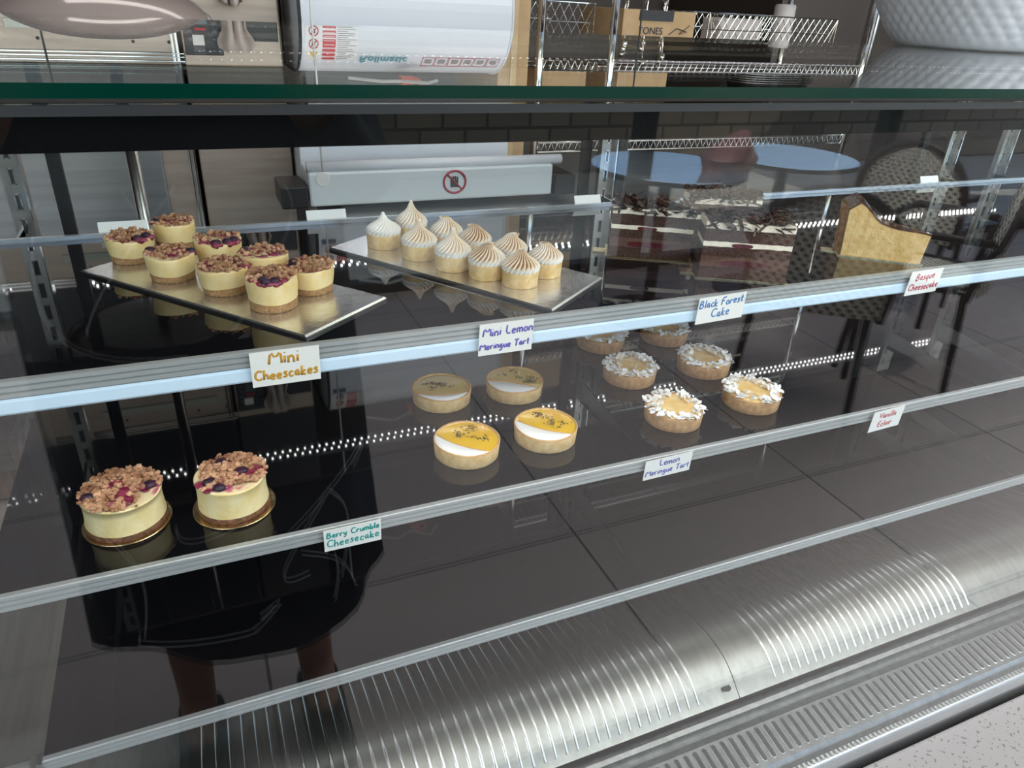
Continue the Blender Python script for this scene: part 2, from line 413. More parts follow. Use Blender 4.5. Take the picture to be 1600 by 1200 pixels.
def board(name, c, vx, vy, zb, th, label, M=SILVER, E=SILVERE, cat='cake board'):
    # c: a corner, vx, vy edge vectors (2D)
    ctr = Vector((c.x + (vx.x+vy.x)/2, c.y + (vx.y+vy.y)/2, zb))
    o = empty(name, ctr, 0, label, cat)
    a = [-(vx+vy)/2, (vx-vy)/2, (vx+vy)/2, (vy-vx)/2]
    ins = [p * (1 - .003/p.length) for p in a]
    t = MB(); t.add([(p.x, p.y, th) for p in ins], [(0,1,2,3)] if vx.x*vy.y-vx.y*vy.x > 0 else [(3,2,1,0)]); t.build('foil_top', M, o)
    e = MB(); vs = [(p.x,p.y,0) for p in a] + [(p.x,p.y,th*.6) for p in a] + [(p.x,p.y,th-.0002) for p in ins]
    e.add(vs, [(i,(i+1)%4,4+(i+1)%4,4+i) for i in range(4)] + [(4+i,4+(i+1)%4,8+(i+1)%4,8+i) for i in range(4)] + [(3,2,1,0)])
    e.build('foil_edge', E, o, smooth=False)
    return o
BT = Z1 + .0045
L1, F1, R1 = at(125, 422, BT), at(478, 525, BT), at(604, 464, BT)
board('cake_board', L1, (F1-L1).xy, (R1-F1).xy, Z1+.0003, .0042, 'silver foil board under the mini cheesecakes, left on the top shelf')
L2, F2, R2 = at(514, 386, BT), at(864, 484, BT), at(942, 433, BT)
board('cake_board', L2, (F2-L2).xy, (R2-F2).xy, Z1+.0003, .0042, 'silver foil board under the mini meringue tarts on the top shelf')
BT += .0002

def disc_pts(R, k, rnd):
    out = []
    while len(out) < k:
        x, y = rnd.uniform(-R, R), rnd.uniform(-R, R)
        if x*x+y*y < R*R: out.append((x, y))
    return out
def mini_cheesecake(px, py, h, seed, label, berries, rb=.0245, rt=.0285, jam=13, crumbs=66, cover=None, lean=0):
    rd = random.Random(seed); p = at(px, py, BT)
    o = empty('mini_cheesecake', (p.x, p.y, BT), 0, label, 'cheesecake', 'mini cheesecakes on the silver board')
    ph = rd.uniform(0, 6); cr = h*.30
    wob = lambda r, z, a, i: (r*(1+.012*math.sin(3*a+ph)+.010*math.sin(5*a+2*ph)), z + (.0012*math.sin(2*a+ph) if z > cr*.9 else 0))
    pr = [(0,0),(rb*.97,0),(rb,.0012)] + [(rb + (rt-rb)*k/4*.3, cr*k/4) for k in range(1, 5)]
    MB().lathe(pr, n=40, fn=wob).build('biscuit_base', CRUST, o, smooth=True)
    q = [(rb+(rt-rb)*.3+.0002, cr)] + [(rb+(rt-rb)*(.3+.7*k/6)+.0008*math.sin(PI*k/6), cr+(h-cr)*k/6) for k in range(1, 6)] + [(rt, h-.001), (rt-.0012, h)]
    MB().lathe(q, n=40, fn=wob).build('filling', CHEESE, o, smooth=True)
    MB().lathe([(rt-.0010, h), (rt*.6, h-.0003), (0, h-.0006)], n=40, fn=wob).build('baked_top', CREAMT, o, smooth=True)
    j = MB()
    for x, y in disc_pts(rt*.85, jam, rd): j.blob((x, y, h), rd.uniform(.004, .008), 2, (1, 1, .28), .2, rd.random())
    for b in berries:
        a = b[0]; x, y = rt*.97*math.cos(a), rt*.97*math.sin(a)
        j.blob((x*.90, y*.90, h-.0015), .0062, 2, (1, 1, .62), .2, rd.random()); j.blob((x*.93-.004*math.sin(a), y*.93+.004*math.cos(a), h-.001), .005, 2, (1, 1, .5), .2, rd.random())
    j.build('jam', JAM, o, smooth=True)
    c = MB()
    for x, y in disc_pts(rt*.99, int(crumbs*1.7), rd):
        if cover and not cover(x/rt, y/rt): continue
        rr = rd.choice((.0010, .0014, .0018, .0024, .0032)); c.blob((x, y, h+rr*.6+rd.uniform(0, .0035)*(1-(x*x+y*y)/(rt*rt))), rr, 1, (1,1,.85), .28, rd.random())
    c.build('crumble', CRUMB, o)
    for a, k in berries:
        x, y = rt*k*math.cos(a), rt*k*math.sin(a); MB().blob((x, y, h+.001), .0058, 2, (1.1, 1, .7), .12, rd.random()).build('berry', BERRY, o, smooth=True)
    return o
mini_cheesecake(208, 405, .031, 1, 'leftmost mini berry crumble cheesecake, dark berry on its right side', [(-.35,.75),(-1.0,.7)], rt=.0290, cover=lambda x,y: not (x>.2 and y<-.2), crumbs=70)
mini_cheesecake(277, 384, .034, 2, 'mini cheesecake at the back left of its board with dark berry at left', [(PI*1.0,.8)], rt=.0265, crumbs=65)
mini_cheesecake(271, 433, .031, 3, 'mini cheesecake at the front edge, second from left, two dark berries', [(-.1,.85),(2.6,.85)], rt=.0285)
mini_cheesecake(345, 413, .034, 4, 'mini cheesecake in back row with wide dark berry along its front', [(-1.0,.72),(-.6,.8),(-1.7,.75)], rt=.0285, cover=lambda x,y: y>-.45)
mini_cheesecake(354, 453, .031, 5, 'mini cheesecake with tall crumble chunks, middle of the front edge', [(-.3,.6)], rt=.0290, crumbs=100)
mini_cheesecake(417, 438, .036, 6, 'mini cheesecake behind the foremost one with red jam at front', [(2.7,.8)], rt=.0285, cover=lambda x,y: y>-.55)
mini_cheesecake(487, 452, .031, 7, 'rightmost mini cheesecake with pale body and thick biscuit base', [(2.5,.75),(3.2,.7)], rt=.0275, crumbs=85)
mini_cheesecake(428, 477, .036, 8, 'foremost mini cheesecake with dark berry dripping down its front', [(-1.9,.9),(-2.1,.7),(-1.5,.8)], rt=.0275, rb=.026, crumbs=120)

def lin(x, T):
    for (a, b), (c, d) in zip(T, T[1:]):
        if x <= c: return b + (d-b)*(x-a)/(c-a)
    return T[-1][1]
def meringue(px, py, seed, label, toast, peak, curl, r=.0232, hs=.0195, dome=.0215):
    rd = random.Random(seed); p = at(px, py, BT)
    o = empty('mini_meringue_tart', (p.x, p.y, BT), 0, label, 'meringue tart', 'mini lemon meringue tarts on the silver board')
    ph = rd.uniform(0, 6)
    wob = lambda a_r, z, a, i: (a_r*(1+.008*math.sin(4*a+ph)), z)
    MB().lathe([(0,0),(r*.96,0),(r*.98,.001),(r*1.0,hs*.5),(r*1.03,hs-.001),(r*1.02,hs),(r*.93,hs),(r*.90,hs-.003),(0,hs-.003)], n=40, fn=wob).build('pastry_shell', SHELL, o, smooth=True)
    nf = 22; n = nf*6; rings = 40; vs = []; fs = []; tv = []
    ca = rd.uniform(-.5, .5) if curl is None else curl[0]; cs = 0 if curl is None else curl[1]
    tw = rd.uniform(.5, .9)
    for i in range(rings+1):
        t = i/rings
        # profile from rim to tip
        if t < .12: rr = r*(.90+.06*math.sin(t/.12*PI/2)); z = hs-.002 + .006*t/.12
        else:
            s = (t-.12)/.88
            rr = r*.98*lin(s, ((0,.98),(.12,1.0),(.25,.93),(.38,.78),(.5,.59),(.62,.39),(.74,.235),(.86,.145),(1,.075)))
            z = hs+.004+(dome+peak)*lin(s, ((0,0),(.12,.07),(.25,.17),(.38,.29),(.5,.40),(.62,.52),(.74,.67),(.86,.84),(1,1)))
        if i == rings: rr = .0003
        s = max(0, (t-.62)/.38); ang = s*s*2.8*cs
        # curl of the tip: bend in direction ca
        bx = 0; bz = 0
        if cs > 0 and s > 0:
            R = .0042; th = s*PI*1.35*cs
            z0 = hs+.004+(dome+peak)*.47
            zz = z0 + (z-z0)*.60
            bx = R*(1-math.cos(th)); bz = R*math.sin(th) - (z-z0)*.35*s; z = zz + bz*.9
        for k in range(n):
            a = 2*PI*k/n; fl = math.cos(nf*a)
            amp = .11*(1-t)**.4 if t < .9 else .01
            q = rr*(1+amp*fl); A = a + tw*t*1.3
            x, y = q*math.cos(A), q*math.sin(A)
            vs.append((x + bx*math.cos(ca), y + bx*math.sin(ca), z))
            fade = min(1, max(0, (t-.10)/.25))*(1 if t < .93 else .5)
            side = .5+.5*math.cos(A - toast[1])
            g = (max(0, -fl)**1.3)*1.15*fade*(.55+.6*side)*toast[0] + .42*fade*side*toast[0]*min(1, t*1.6)
            tv.append(min(1, g + .08*fade*rd.random()*toast[0]))
    for i in range(rings):
        for k in range(n): fs.append((i*n+k, i*n+(k+1) % n, (i+1)*n+(k+1) % n, (i+1)*n+k))
    mb = MB().add(vs, fs); m = mb.build('meringue', MER, o, smooth=True)
    at_ = m.data.attributes.new('toast', 'FLOAT', 'POINT'); at_.data.foreach_set('value', tv)
    return o
FR = [((600,384), 11, 'leftmost mini meringue tart, almost white with a plain blunt peak', (.15, 0), .004, None),
 ((655,401), 12, 'second front-row meringue tart from the left with straight pointed peak', (.55, -1.0), .008, None),
 ((707,418), 13, 'middle front-row meringue tart with pale upright peak', (.50, -.6), .010, None),
 ((760,431), 14, 'front-row meringue tart whose white tip curls into a small loop', (.85, 3.6), .008, (-.4, 1)),
 ((812,443), 15, 'foremost meringue tart, evenly browned, nearest the right end of its board', (.85, -1.6), .005, (1.2, .6))]
BK = [((643,371), 21, 'back-row meringue tart furthest left with tall browned peak', (.75, .3), .011, None),
 ((697,386), 22, 'second back-row meringue tart with curled brown tip', (.75, .0), .009, (3.3, .8)),
 ((741,399), 23, 'back-row meringue tart, deeply browned, tip hooked to the left', (1.0, -.8), .008, (3.3, .9)),
 ((796,414), 24, 'fourth back-row meringue tart with tip hooked to the right', (.7, -1.0), .008, (-.2, 1)),
 ((850,428), 25, 'rightmost meringue tart, small and brown with hooked tip', (.95, .2), .007, (3.4, .9))]
for (x, y), sd, lb_, to, pk, cu in FR + BK:
    meringue(x, y, sd, lb_, to, pk, cu, r=.0232 if sd < 20 else .0222)

def big_cheesecake(px, py, seed, label, berries, cover, blabel):
    rd = random.Random(seed); p = at(px, py, Z2); rg = .0475
    d = empty('cake_board', (p.x, p.y, Z2+.0003), 0, blabel, 'cake board', 'round gold cake boards on the middle shelf')
    MB().lathe([(0,0),(rg,0),(rg+.0005,.0008),(rg,.0016),(0,.0016)], n=72).build('gold_disc', GOLD, d, smooth=False)
    o = empty('berry_crumble_cheesecake', (p.x, p.y, Z2+.0021), 0, label, 'cheesecake', 'berry crumble cheesecakes on the middle shelf')
    h = .042 if seed == 31 else .044; r = .0440 if seed == 31 else .0415; ph = rd.uniform(0, 6)
    wob = lambda a_r, z, a, i: (a_r*(1+.006*math.sin(3*a+ph)+.006*noise.noise(Vector((math.cos(a)*2, math.sin(a)*2, z*60+seed)))), z+(.0012*math.sin(2*a+ph) if z > .04 else 0))
    MB().lathe([(0,0),(r*.99,0),(r*1.005,.001),(r*1.0,.006),(r*.985,.0075)], n=72, fn=wob).build('chocolate_biscuit_base', mat('brown_biscuit', (.10,.04,.02), .8, 0, (.24,.11,.05), 200, bump=.4, bscale=400), o, smooth=True)
    q = [(r*.985, .0073), (r*.97, .012), (r*.955, .02), (r*.95, .03), (r*.965, .04), (r*.985, h-.002), (r*.975, h), (r*.95, h+.0003)]
    MB().lathe(q, n=72, fn=wob).build('filling', mat('pale_cheesecake_filling', (.80, .62, .27), .5, 0, (.88, .74, .42), 50, sss=.1, bump=.3, bscale=160), o, smooth=True)
    MB().lathe([(r*.95, h+.0003), (r*.6, h-.0002), (0, h-.0006)], n=72, fn=wob).build('baked_top', CREAMT, o, smooth=True)
    j = MB()
    for x, y in [(b[0]*r*.8, b[1]*r*.8) for b in berries]:
        for _ in range(7): j.blob((x+rd.gauss(0,.005), y+rd.gauss(0,.005), h+.001), rd.uniform(.004,.008), 2, (1,1,.25), .2, rd.random())
    j.build('jam', JAM, o, smooth=True)
    for i, b in enumerate(berries):
        if b[2]: MB().blob((b[0]*r*.92, b[1]*r*.92, h+.003), .007, 2, (1.1,1,.6), .15, rd.random()).build('berry', BERRY, o, smooth=True)
    c = MB()
    for x, y in disc_pts(r*.99, 800, rd):
        if not cover(x/r, y/r): continue
        if any((x/r-b[0])**2+(y/r-b[1])**2 < .022 for b in berries): continue
        rr = rd.choice((.0010,.0014,.002,.0026,.0036)); c.blob((x, y, h+rr*.5+rd.uniform(0,.003)), rr, 1, (1,1,.75), .3, rd.random())
    c.build('crumble', CRUMB, o)
big_cheesecake(200, 813, 31, 'larger-looking berry cheesecake at far left of middle shelf, crumble covering its whole top', [(.78,-.1,1),(.0,-.35,0),(-.15,.25,0),(.2,-.55,0),(.1,-.1,0),(-.8,-.2,1)], lambda x,y: not (x>.45 and y<-.15), 'round gold board under the cheesecake at far left')
big_cheesecake(367, 789, 32, 'berry crumble cheesecake with pale bare rim and dark berries, second from left', [(-.62,-.35,1),(.35,-.05,1),(.8,.0,0),(-.2,.65,1),(-.35,-.75,1),(.55,-.25,0)], lambda x,y: not (y<-.62) and not (x<-.75), 'round gold board under the cheesecake second from left')

def lemon_tart(px, py, seed, label, rot, bright, cres=.25, r=.0462, h=.0225):
    rd = random.Random(seed); p = at(px, py, Z2+.0003)
    o = empty('lemon_meringue_tart', (p.x, p.y, Z2+.0003), rot, label, 'lemon tart', 'lemon meringue tarts on the middle shelf')
    ph = rd.uniform(0, 6); wob = lambda a_r, z, a, i: (a_r*(1+.005*math.sin(4*a+ph)), z+(.0006*math.sin(3*a+ph) if z > .01 else 0))
    MB().lathe([(0,0),(r*.95,0),(r*.965,.001),(r*.98,h*.5),(r,h-.001),(r*.995,h),(r*.95,h),(r*.93,h-.004)], n=72, fn=wob).build('pastry_shell', SHELL, o, smooth=True)
    MB().lathe([(r*1.001,h-.0016),(r*.999,h+.0006),(r*.965,h+.0008),(r*.945,h-.0004)], n=72, fn=wob).build('toasted_rim', RIMB, o, smooth=True)
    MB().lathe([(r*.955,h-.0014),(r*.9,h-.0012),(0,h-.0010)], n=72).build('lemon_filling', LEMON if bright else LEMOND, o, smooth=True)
    # crescent of cream on the -y side with smooth slope
    cr = MB(); m = 48; vs = []; lim = -cres*r
    x1 = math.sqrt(max(0, (r*.97)**2-lim**2)); a0 = math.atan2(lim, -x1); a1 = math.atan2(lim, x1)
    if a0 > a1: a0 -= 2*PI
    rows = 7
    for i in range(m+1):
        t = i/m; a = a0+(a1-a0)*t; ox, oy = r*.975*math.cos(a), r*.975*math.sin(a)
        ix = -x1 + 2*x1*t; iy = lim - .16*r*math.sin(PI*t)*(1 if seed % 2 else -.6) 
        for k in range(rows):
            s = k/(rows-1); x = ox*(1-s)+ix*s; y = oy*(1-s)+iy*s
            vs.append((x, y, h-.0008 + .0038*math.sin(PI*min(1, s*1.15))**.7*math.sin(PI*t)**.5 + .0002*rd.random()))
    cr.add(vs, [(i*rows+k, (i+1)*rows+k, (i+1)*rows+k+1, i*rows+k+1) for i in range(m) for k in range(rows-1)])
    cr.build('cream_crescent', MERW, o, smooth=True)
    ed = MB(); pts = [Vector(vs[i*rows+rows-1])+Vector((0,.0004,.0002)) for i in range(2, m-1)]
    ed.tube(pts, .0009, 6); ed.build('toasted_edge', RIMB, o, smooth=True)
    hb = MB(); cl = [(rd.uniform(-.6,.6)*r, rd.uniform(-.1,.75)*r) for _ in range(8)]
    for _ in range(130):
        cx, cy = rd.choice(cl); x, y = cx+rd.gauss(0,.0045), cy+rd.gauss(0,.003)
        if x*x+y*y > (r*.88)**2 or y < lim+.003: continue
        hb.blob((x, y, h-.0004), rd.uniform(.0005, .0012), 1, (1.5,.8,.5), .3, rd.random())
    hb.build('herb_flecks', HERB, o)
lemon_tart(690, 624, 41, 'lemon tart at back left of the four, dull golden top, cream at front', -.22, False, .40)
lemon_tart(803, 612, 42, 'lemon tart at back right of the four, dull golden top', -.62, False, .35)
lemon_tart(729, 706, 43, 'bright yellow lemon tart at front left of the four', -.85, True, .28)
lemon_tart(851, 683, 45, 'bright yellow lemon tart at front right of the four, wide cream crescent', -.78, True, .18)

def almond_tart(px, py, seed, label, warm=True, r=.0455, h=.023):
    rd = random.Random(seed); p = at(px, py, Z2+.0003)
    o = empty('almond_tart', (p.x, p.y, Z2+.0003), 0, label, 'almond tart', 'flaked almond tarts on the middle shelf')
    ph = rd.uniform(0, 6); wob = lambda a_r, z, a, i: (a_r*(1+.006*math.sin(4*a+ph)), z)
    MB().lathe([(0,0),(r*.95,0),(r*.965,.001),(r*.98,h*.5),(r,h-.001),(r*.99,h),(r*.93,h),(r*.92,h-.003)], n=60, fn=wob).build('pastry_shell', SHELLA, o, smooth=True)
    MB().lathe([(r*.94,h-.001),(r*.7,h+.002),(r*.4,h+.0005),(0,h)], n=60).build('custard', CUST, o, smooth=True)
    def flake(mb, x, y, z, s, tilt):
        ax = Vector((rd.uniform(-1,1), rd.uniform(-1,1), 0)).normalized()
        M = Matrix.Rotation(tilt, 3, ax) @ Matrix.Rotation(rd.uniform(0, 6.28), 3, 'Z'); n = 8
        top = []
        for k in range(n):
            a = 2*PI*k/n; e = Vector((s*math.cos(a)*(1.0 if math.cos(a) < 0 else 1.25), s*.62*math.sin(a), .0003)); top.append(e)
        vs = [M @ v + Vector((x,y,z)) for v in top] + [M @ (v-Vector((0,0,.0007))) + Vector((x,y,z)) for v in top]
        mb.add(vs, [tuple(range(n)), tuple(range(2*n-1, n-1, -1))] + [(i, n+i, n+(i+1)%n, (i+1)%n) for i in range(n)])
    f = MB()
    for _ in range(135):
        a = rd.uniform(0, 2*PI); q = r*rd.uniform(.66, 1.02); flake(f, q*math.cos(a), q*math.sin(a), h+.002+rd.uniform(0,.005)*(1-abs(q/r-.84)*4), rd.uniform(.0035,.0058), rd.uniform(.1,.9))
    f.build('sugared_almond_flakes', SUGAR, o)
    g = MB()
    for _ in range(18):
        a = rd.uniform(-.4, PI+.4) if rd.random() < .7 else rd.uniform(0, 6.3); q = r*rd.uniform(.42, .68); flake(g, q*math.cos(a), q*math.sin(a), h+.003+rd.uniform(0,.003), rd.uniform(.004,.0062), rd.uniform(.2,1.0))
    g.build('toasted_almond_flakes', ALM, o)
almond_tart(937, 538, 51, 'almond tart at back left, half under the top shelf rail')
almond_tart(1036, 528, 52, 'almond tart furthest back, behind the card for black forest cake', r=.0455)
almond_tart(982, 590, 53, 'almond tart in the left column, middle of three')
almond_tart(1097, 576, 54, 'almond tart in the right column, middle of three', r=.0465)
almond_tart(1050, 654, 55, 'foremost almond tart with golden flakes in its centre')
almond_tart(1171, 628, 56, 'rightmost almond tart with a wide snowy edge of flakes', r=.0465)

# ---------------------------------------------------------------- cake slices
SPONGE = mat('chocolate_sponge', (.038, .017, .012), .95, 0, (.10, .048, .034), 350, bump=.9, bscale=500, detail=5)
CREAM = mat('whipped_cream', (.86, .76, .60), .6, 0, (.90, .82, .70), 80, bump=.3, bscale=200)
CHERRY = mat('cherry_filling', (.055, .006, .010), .3, 0, (.12, .02, .025), 120, coat=.3)
MOUSSE = mat('chocolate_mousse', (.085, .038, .027), .7, 0, (.13, .06, .042), 150)
CHOC = mat('chocolate_shaving', (.018, .008, .006), .4, 0, (.07, .024, .014), 60)
def slab(mb, w, d, z0, z1, seed, n=26, amp=.0009):
    # wavy-topped slab, front face at y=0, depth d
    vs = []
    f = lambda x, k: amp*noise.noise(Vector((x*90, seed*3.1+k, 0)))
    for i in range(n+1):
        x = w*i/n
        for (y, z, k) in ((0, z0, 0), (0, z1, 1), (d, z1, 1.3), (d, z0, .2)):
            e = .0006*noise.noise(Vector((x*150, z*200, seed)))
            vs.append((x, y + (e if y == 0 else 0), z + f(x, k) * (0 if z == 0 else 1)))
    fs = [(i*4+k, (i+1)*4+k, (i+1)*4+(k+1)%4, i*4+(k+1)%4) for i in range(n) for k in range(4)]
    fs += [(0,1,2,3), (n*4+3,n*4+2,n*4+1,n*4)]
    return mb.add(vs, fs)
def forest(bl, br, hgt, dep, seed, label, blabel, wid=None):
    a = at(*bl, Z1+.0025); b = at(*br, Z1+.0025); v = b - a; ang = math.atan2(v.y, v.x); w_ = v.length if wid is None else wid
    rd = random.Random(seed)
    gb = empty('cake_board', (a.x, a.y, Z1+.0002), ang, blabel, 'cake board', 'gold boards under the black forest slices')
    g = MB().box((-.004, -.003, 0), (w_+.004, dep+.004, .0018)); g.box((-.022, .014, 0), (-.004, .034, .0018)); g.build('gold_card', GOLD, gb)
    o = empty('black_forest_cake_slice', (a.x, a.y, Z1+.0022), ang, label, 'cake slice', 'black forest cake slices on the top shelf')
    H_ = hgt; L = [(0,.18,SPONGE,'sponge'),(.18,.36,MOUSSE,'mousse'),(.36,.52,SPONGE,'sponge'),(.52,.60,CREAM,'cream_layer'),(.60,.80,SPONGE,'sponge'),(.80,.91,CREAM,'cream_topping')]
    for k, (u, v_, m, nm) in enumerate(L):
        slab(MB(), w_, dep, H_*u, H_*v_, seed+k).build(nm, m, o)
    c = MB()
    for x0, x1, z0, z1 in ((.22,.75,.20,.30),(.32,.56,.52,.585)):
        n = 14; vs = []
        for yy in (-.0012, .004):
            for i in range(n):
                t = 2*PI*i/n; vs.append((w_*((x0+x1)/2+(x1-x0)/2*math.copysign(abs(math.cos(t))**.6, math.cos(t))), yy, H_*((z0+z1)/2+(z1-z0)/2*math.copysign(abs(math.sin(t))**.7, math.sin(t)))))
        c.add(vs, [tuple(range(n)), tuple(range(2*n-1,n-1,-1))]+[(i,n+i,n+(i+1)%n,(i+1)%n) for i in range(n)])
    c.build('cherry', CHERRY, o)
    s = MB()
    for _ in range(170):
        x, y = rd.uniform(.02, .98)*w_, rd.uniform(.0, 1)*dep; z = H_*.91 + abs(rd.gauss(0, .0042)) + .001
        if rd.random() < .10: y = -.0008; z = H_*rd.uniform(.84, .92)
        ln = rd.uniform(.010, .026); wd = rd.uniform(.0012, .0036); cv = rd.uniform(-.5, .5); A = rd.uniform(0, PI); T = rd.gauss(0, .35)
        M = Matrix.Translation((x, y, z)) @ Matrix.Rotation(A, 4, 'Z') @ Matrix.Rotation(T, 4, 'Y') @ Matrix.Rotation(rd.uniform(-.9,.9), 4, 'X'); n = 5; vs = []
        for i in range(n+1):
            t = i/n-.5
            for q in (-1, 1): vs += [M @ Vector((t*ln, q*wd, cv*ln*(t*t)*1.4)), M @ Vector((t*ln, q*wd, cv*ln*(t*t)*1.4+.0006))]
        s.add(vs, [f for i in range(n) for f in ((i*4+1,(i+1)*4+1,(i+1)*4+3,i*4+3),(i*4,i*4+2,(i+1)*4+2,(i+1)*4),(i*4,(i+1)*4,(i+1)*4+1,i*4+1),(i*4+2,i*4+3,(i+1)*4+3,(i+1)*4+2))])
    s.build('chocolate_shavings', CHOC, o)
    return o
forest((1066,384), (1176,390), .082, .045, 63, 'black forest slice furthest back, only its top showing behind the others', 'gold board under the rearmost black forest slice')
forest((950,398), (1076,408), .077, .050, 61, 'left black forest slice with dark cherry in its cream layer', 'gold board under the left black forest slice')
forest((1090,431), (1226,441), .083, .050, 62, 'front black forest slice, nearest to its blue-lettered card', 'gold board under the front black forest slice')

def basque():
    a = at(1313, 397, Z1+.0025); b = at(1437, 412, Z1+.0025); v = b - a; ang = math.atan2(v.y, v.x); w_ = v.length
    gb = empty('cake_board', (a.x, a.y, Z1+.0002), ang, 'gold board under the basque cheesecake slice', 'cake board')
    g = MB().box((-.004, -.002, 0), (w_+.004, .06, .0018)); g.box((-.026, .016, 0), (-.004, .032, .0018)); g.build('gold_card', GOLD, gb)
    o = empty('basque_cheesecake_slice', (a.x, a.y, Z1+.0022), ang, 'wedge of basque cheesecake with burnt top sloping down to the right', 'cake slice')
    prof = [(0,.070),(.05,.078),(.09,.0815),(.14,.079),(.2,.074),(.26,.068),(.32,.061),(.4,.055),(.5,.0515),(.6,.0495),(.7,.0485),(.8,.0480),(.9,.0475),(.97,.0465),(1,.045)]
    sh = lambda x: 1.0
    n = len(prof); dep = .065
    # wedge: front face y=0, rear face slants towards the tip (right end)
    body = MB(); vs = []
    for u, z in prof:
        x = u*w_; d = dep*(1-u)*.92+.004
        ex = .0 if u > .05 else 0
        for (y, zz) in ((0,0),(0,z),(d,z+.002*(1-u)),(d,0)):
            vs.append((x + (-.004*(zz/.08) if u == 0 else 0) + (.004*zz/.05 if u == 1 else 0), y+.0007*noise.noise(Vector((x*120, zz*120, y))), zz))
    body.add(vs, [(i*4+k,(i+1)*4+k,(i+1)*4+(k+1)%4,i*4+(k+1)%4) for i in range(n-1) for k in (0,2,3)] + [(n*4-1,n*4-2,n*4-3,n*4-4)])
    body.build('cheesecake_body', mat('basque_crumb', (.70, .44, .15), .6, 0, (.82, .58, .26), 70, bump=.5, bscale=260, sss=.1), o)
    top = MB(); tv = [Vector(vs[i*4+k])+Vector((0, -.0006 if k == 1 else 0, .0004)) for i in range(n) for k in (1,2)]
    bt = [p - Vector((0,0,.0028)) for p in tv]
    top.add(tv+bt, [(i*2,i*2+1,i*2+3,i*2+2) for i in range(n-1)] + [(2*n+i*2,2*n+i*2+2,i*2+2,i*2) for i in range(n-1)])
    top.build('burnt_top', mat('burnt_top', (.035, .010, .004), .18, 0, (.16, .055, .015), 90, coat=.8, bump=.4, bscale=200), o)
    sd = MB(); d0 = dep*.92+.004
    m = 10; sv = []
    for i in range(m+1):
        y = d0*i/m; 
        for z, ex in ((0,0),(.02,-.002),(.045,-.002),(.070,-.005),(.072,-.003)):
            sv.append((ex-.0005 - .006*math.sin(PI*i/m), y - .0008*(i == 0), z))
    sd.add(sv, [(i*5+k, i*5+k+1, (i+1)*5+k+1, (i+1)*5+k) for i in range(m) for k in range(4)])
    sd.build('browned_side', mat('browned_side', (.30, .12, .04), .6, 0, (.55, .30, .11), 90, bump=.4, bscale=300), o, smooth=True)
basque()

# ---------------------------------------------------------------- price cards, hand lettered
G = {  # single stroke letters: strokes of (x, y), x width first
 'M': (.8, [[(0,0),(.08,.95),(.4,.35),(.72,.95),(.8,0)]]), 'C': (.62, [[(.6,.82),(.4,.96),(.15,.85),(.02,.5),(.12,.15),(.38,.02),(.6,.15)]]),
 'B': (.6, [[(.05,0),(.05,.95),(.38,.9),(.45,.72),(.3,.55),(.05,.5),(.4,.48),(.56,.28),(.4,.03),(.05,0)]]), 'F': (.55, [[(.05,0),(.05,.92),(.52,.95)],[(.05,.5),(.4,.53)]]),
 'L': (.5, [[(.05,.95),(.03,.05),(.48,.05)]]), 'T': (.6, [[(0,.92),(.6,.95)],[(.3,.93),(.27,0)]]), 'V': (.6, [[(0,.95),(.3,.02),(.58,.95)]]), 'E': (.52, [[(.5,.93),(.05,.93),(.05,.02),(.5,.04)],[(.05,.5),(.4,.52)]]),
 'i': (.16, [[(.08,.5),(.07,0)],[(.08,.72),(.09,.76)]]), 'n': (.44, [[(.03,.52),(.04,0)],[(.04,.35),(.2,.53),(.37,.42),(.4,0)]]), 'h': (.44, [[(.04,.95),(.03,0)],[(.03,.33),(.2,.52),(.36,.4),(.4,0)]]),
 'e': (.44, [[(.05,.27),(.4,.32),(.34,.5),(.16,.53),(.03,.3),(.1,.05),(.28,0),(.42,.1)]]), 's': (.36, [[(.34,.45),(.18,.53),(.05,.42),(.28,.24),(.3,.08),(.14,0),(.02,.08)]]), 'c': (.4, [[(.38,.45),(.2,.54),(.04,.32),(.1,.06),(.26,0),(.4,.1)]]),
 'a': (.46, [[(.36,.45),(.2,.53),(.03,.3),(.1,.03),(.28,.08),(.37,.48),(.36,.1),(.46,0)]]), 'k': (.42, [[(.04,.95),(.04,0)],[(.36,.52),(.06,.25),(.4,0)]]), 'l': (.16, [[(.08,.95),(.08,0)]]), 'm': (.66, [[(.03,.52),(.03,0)],[(.03,.35),(.17,.53),(.31,.42),(.32,0)],[(.32,.38),(.46,.53),(.6,.4),(.62,0)]]),
 'o': (.42, [[(.2,.53),(.04,.36),(.06,.08),(.22,0),(.38,.14),(.38,.4),(.2,.53)]]), 'r': (.36, [[(.04,.52),(.04,0)],[(.04,.33),(.18,.5),(.34,.5)]]), 'g': (.44, [[(.36,.45),(.2,.53),(.04,.34),(.1,.06),(.28,.06),(.38,.5),(.36,-.25),(.18,-.36),(.03,-.25)]]),
 'u': (.44, [[(.03,.52),(.06,.1),(.2,0),(.36,.12),(.38,.52)],[(.38,.2),(.42,0)]]), 't': (.36, [[(.17,.85),(.15,.1),(.3,.02)],[(.0,.55),(.34,.57)]]), 'b': (.44, [[(.04,.95),(.04,.02),(.26,0),(.4,.2),(.32,.46),(.06,.38)]]),
 'q': (.44, [[(.36,.48),(.18,.53),(.03,.3),(.12,.03),(.3,.1),(.38,.5),(.36,-.36),(.44,-.26)]]), 'y': (.44, [[(.03,.52),(.08,.18),(.2,.1),(.34,.24)],[(.38,.52),(.34,.0),(.2,-.34),(.03,-.26)]]), ' ': (.32, [])}
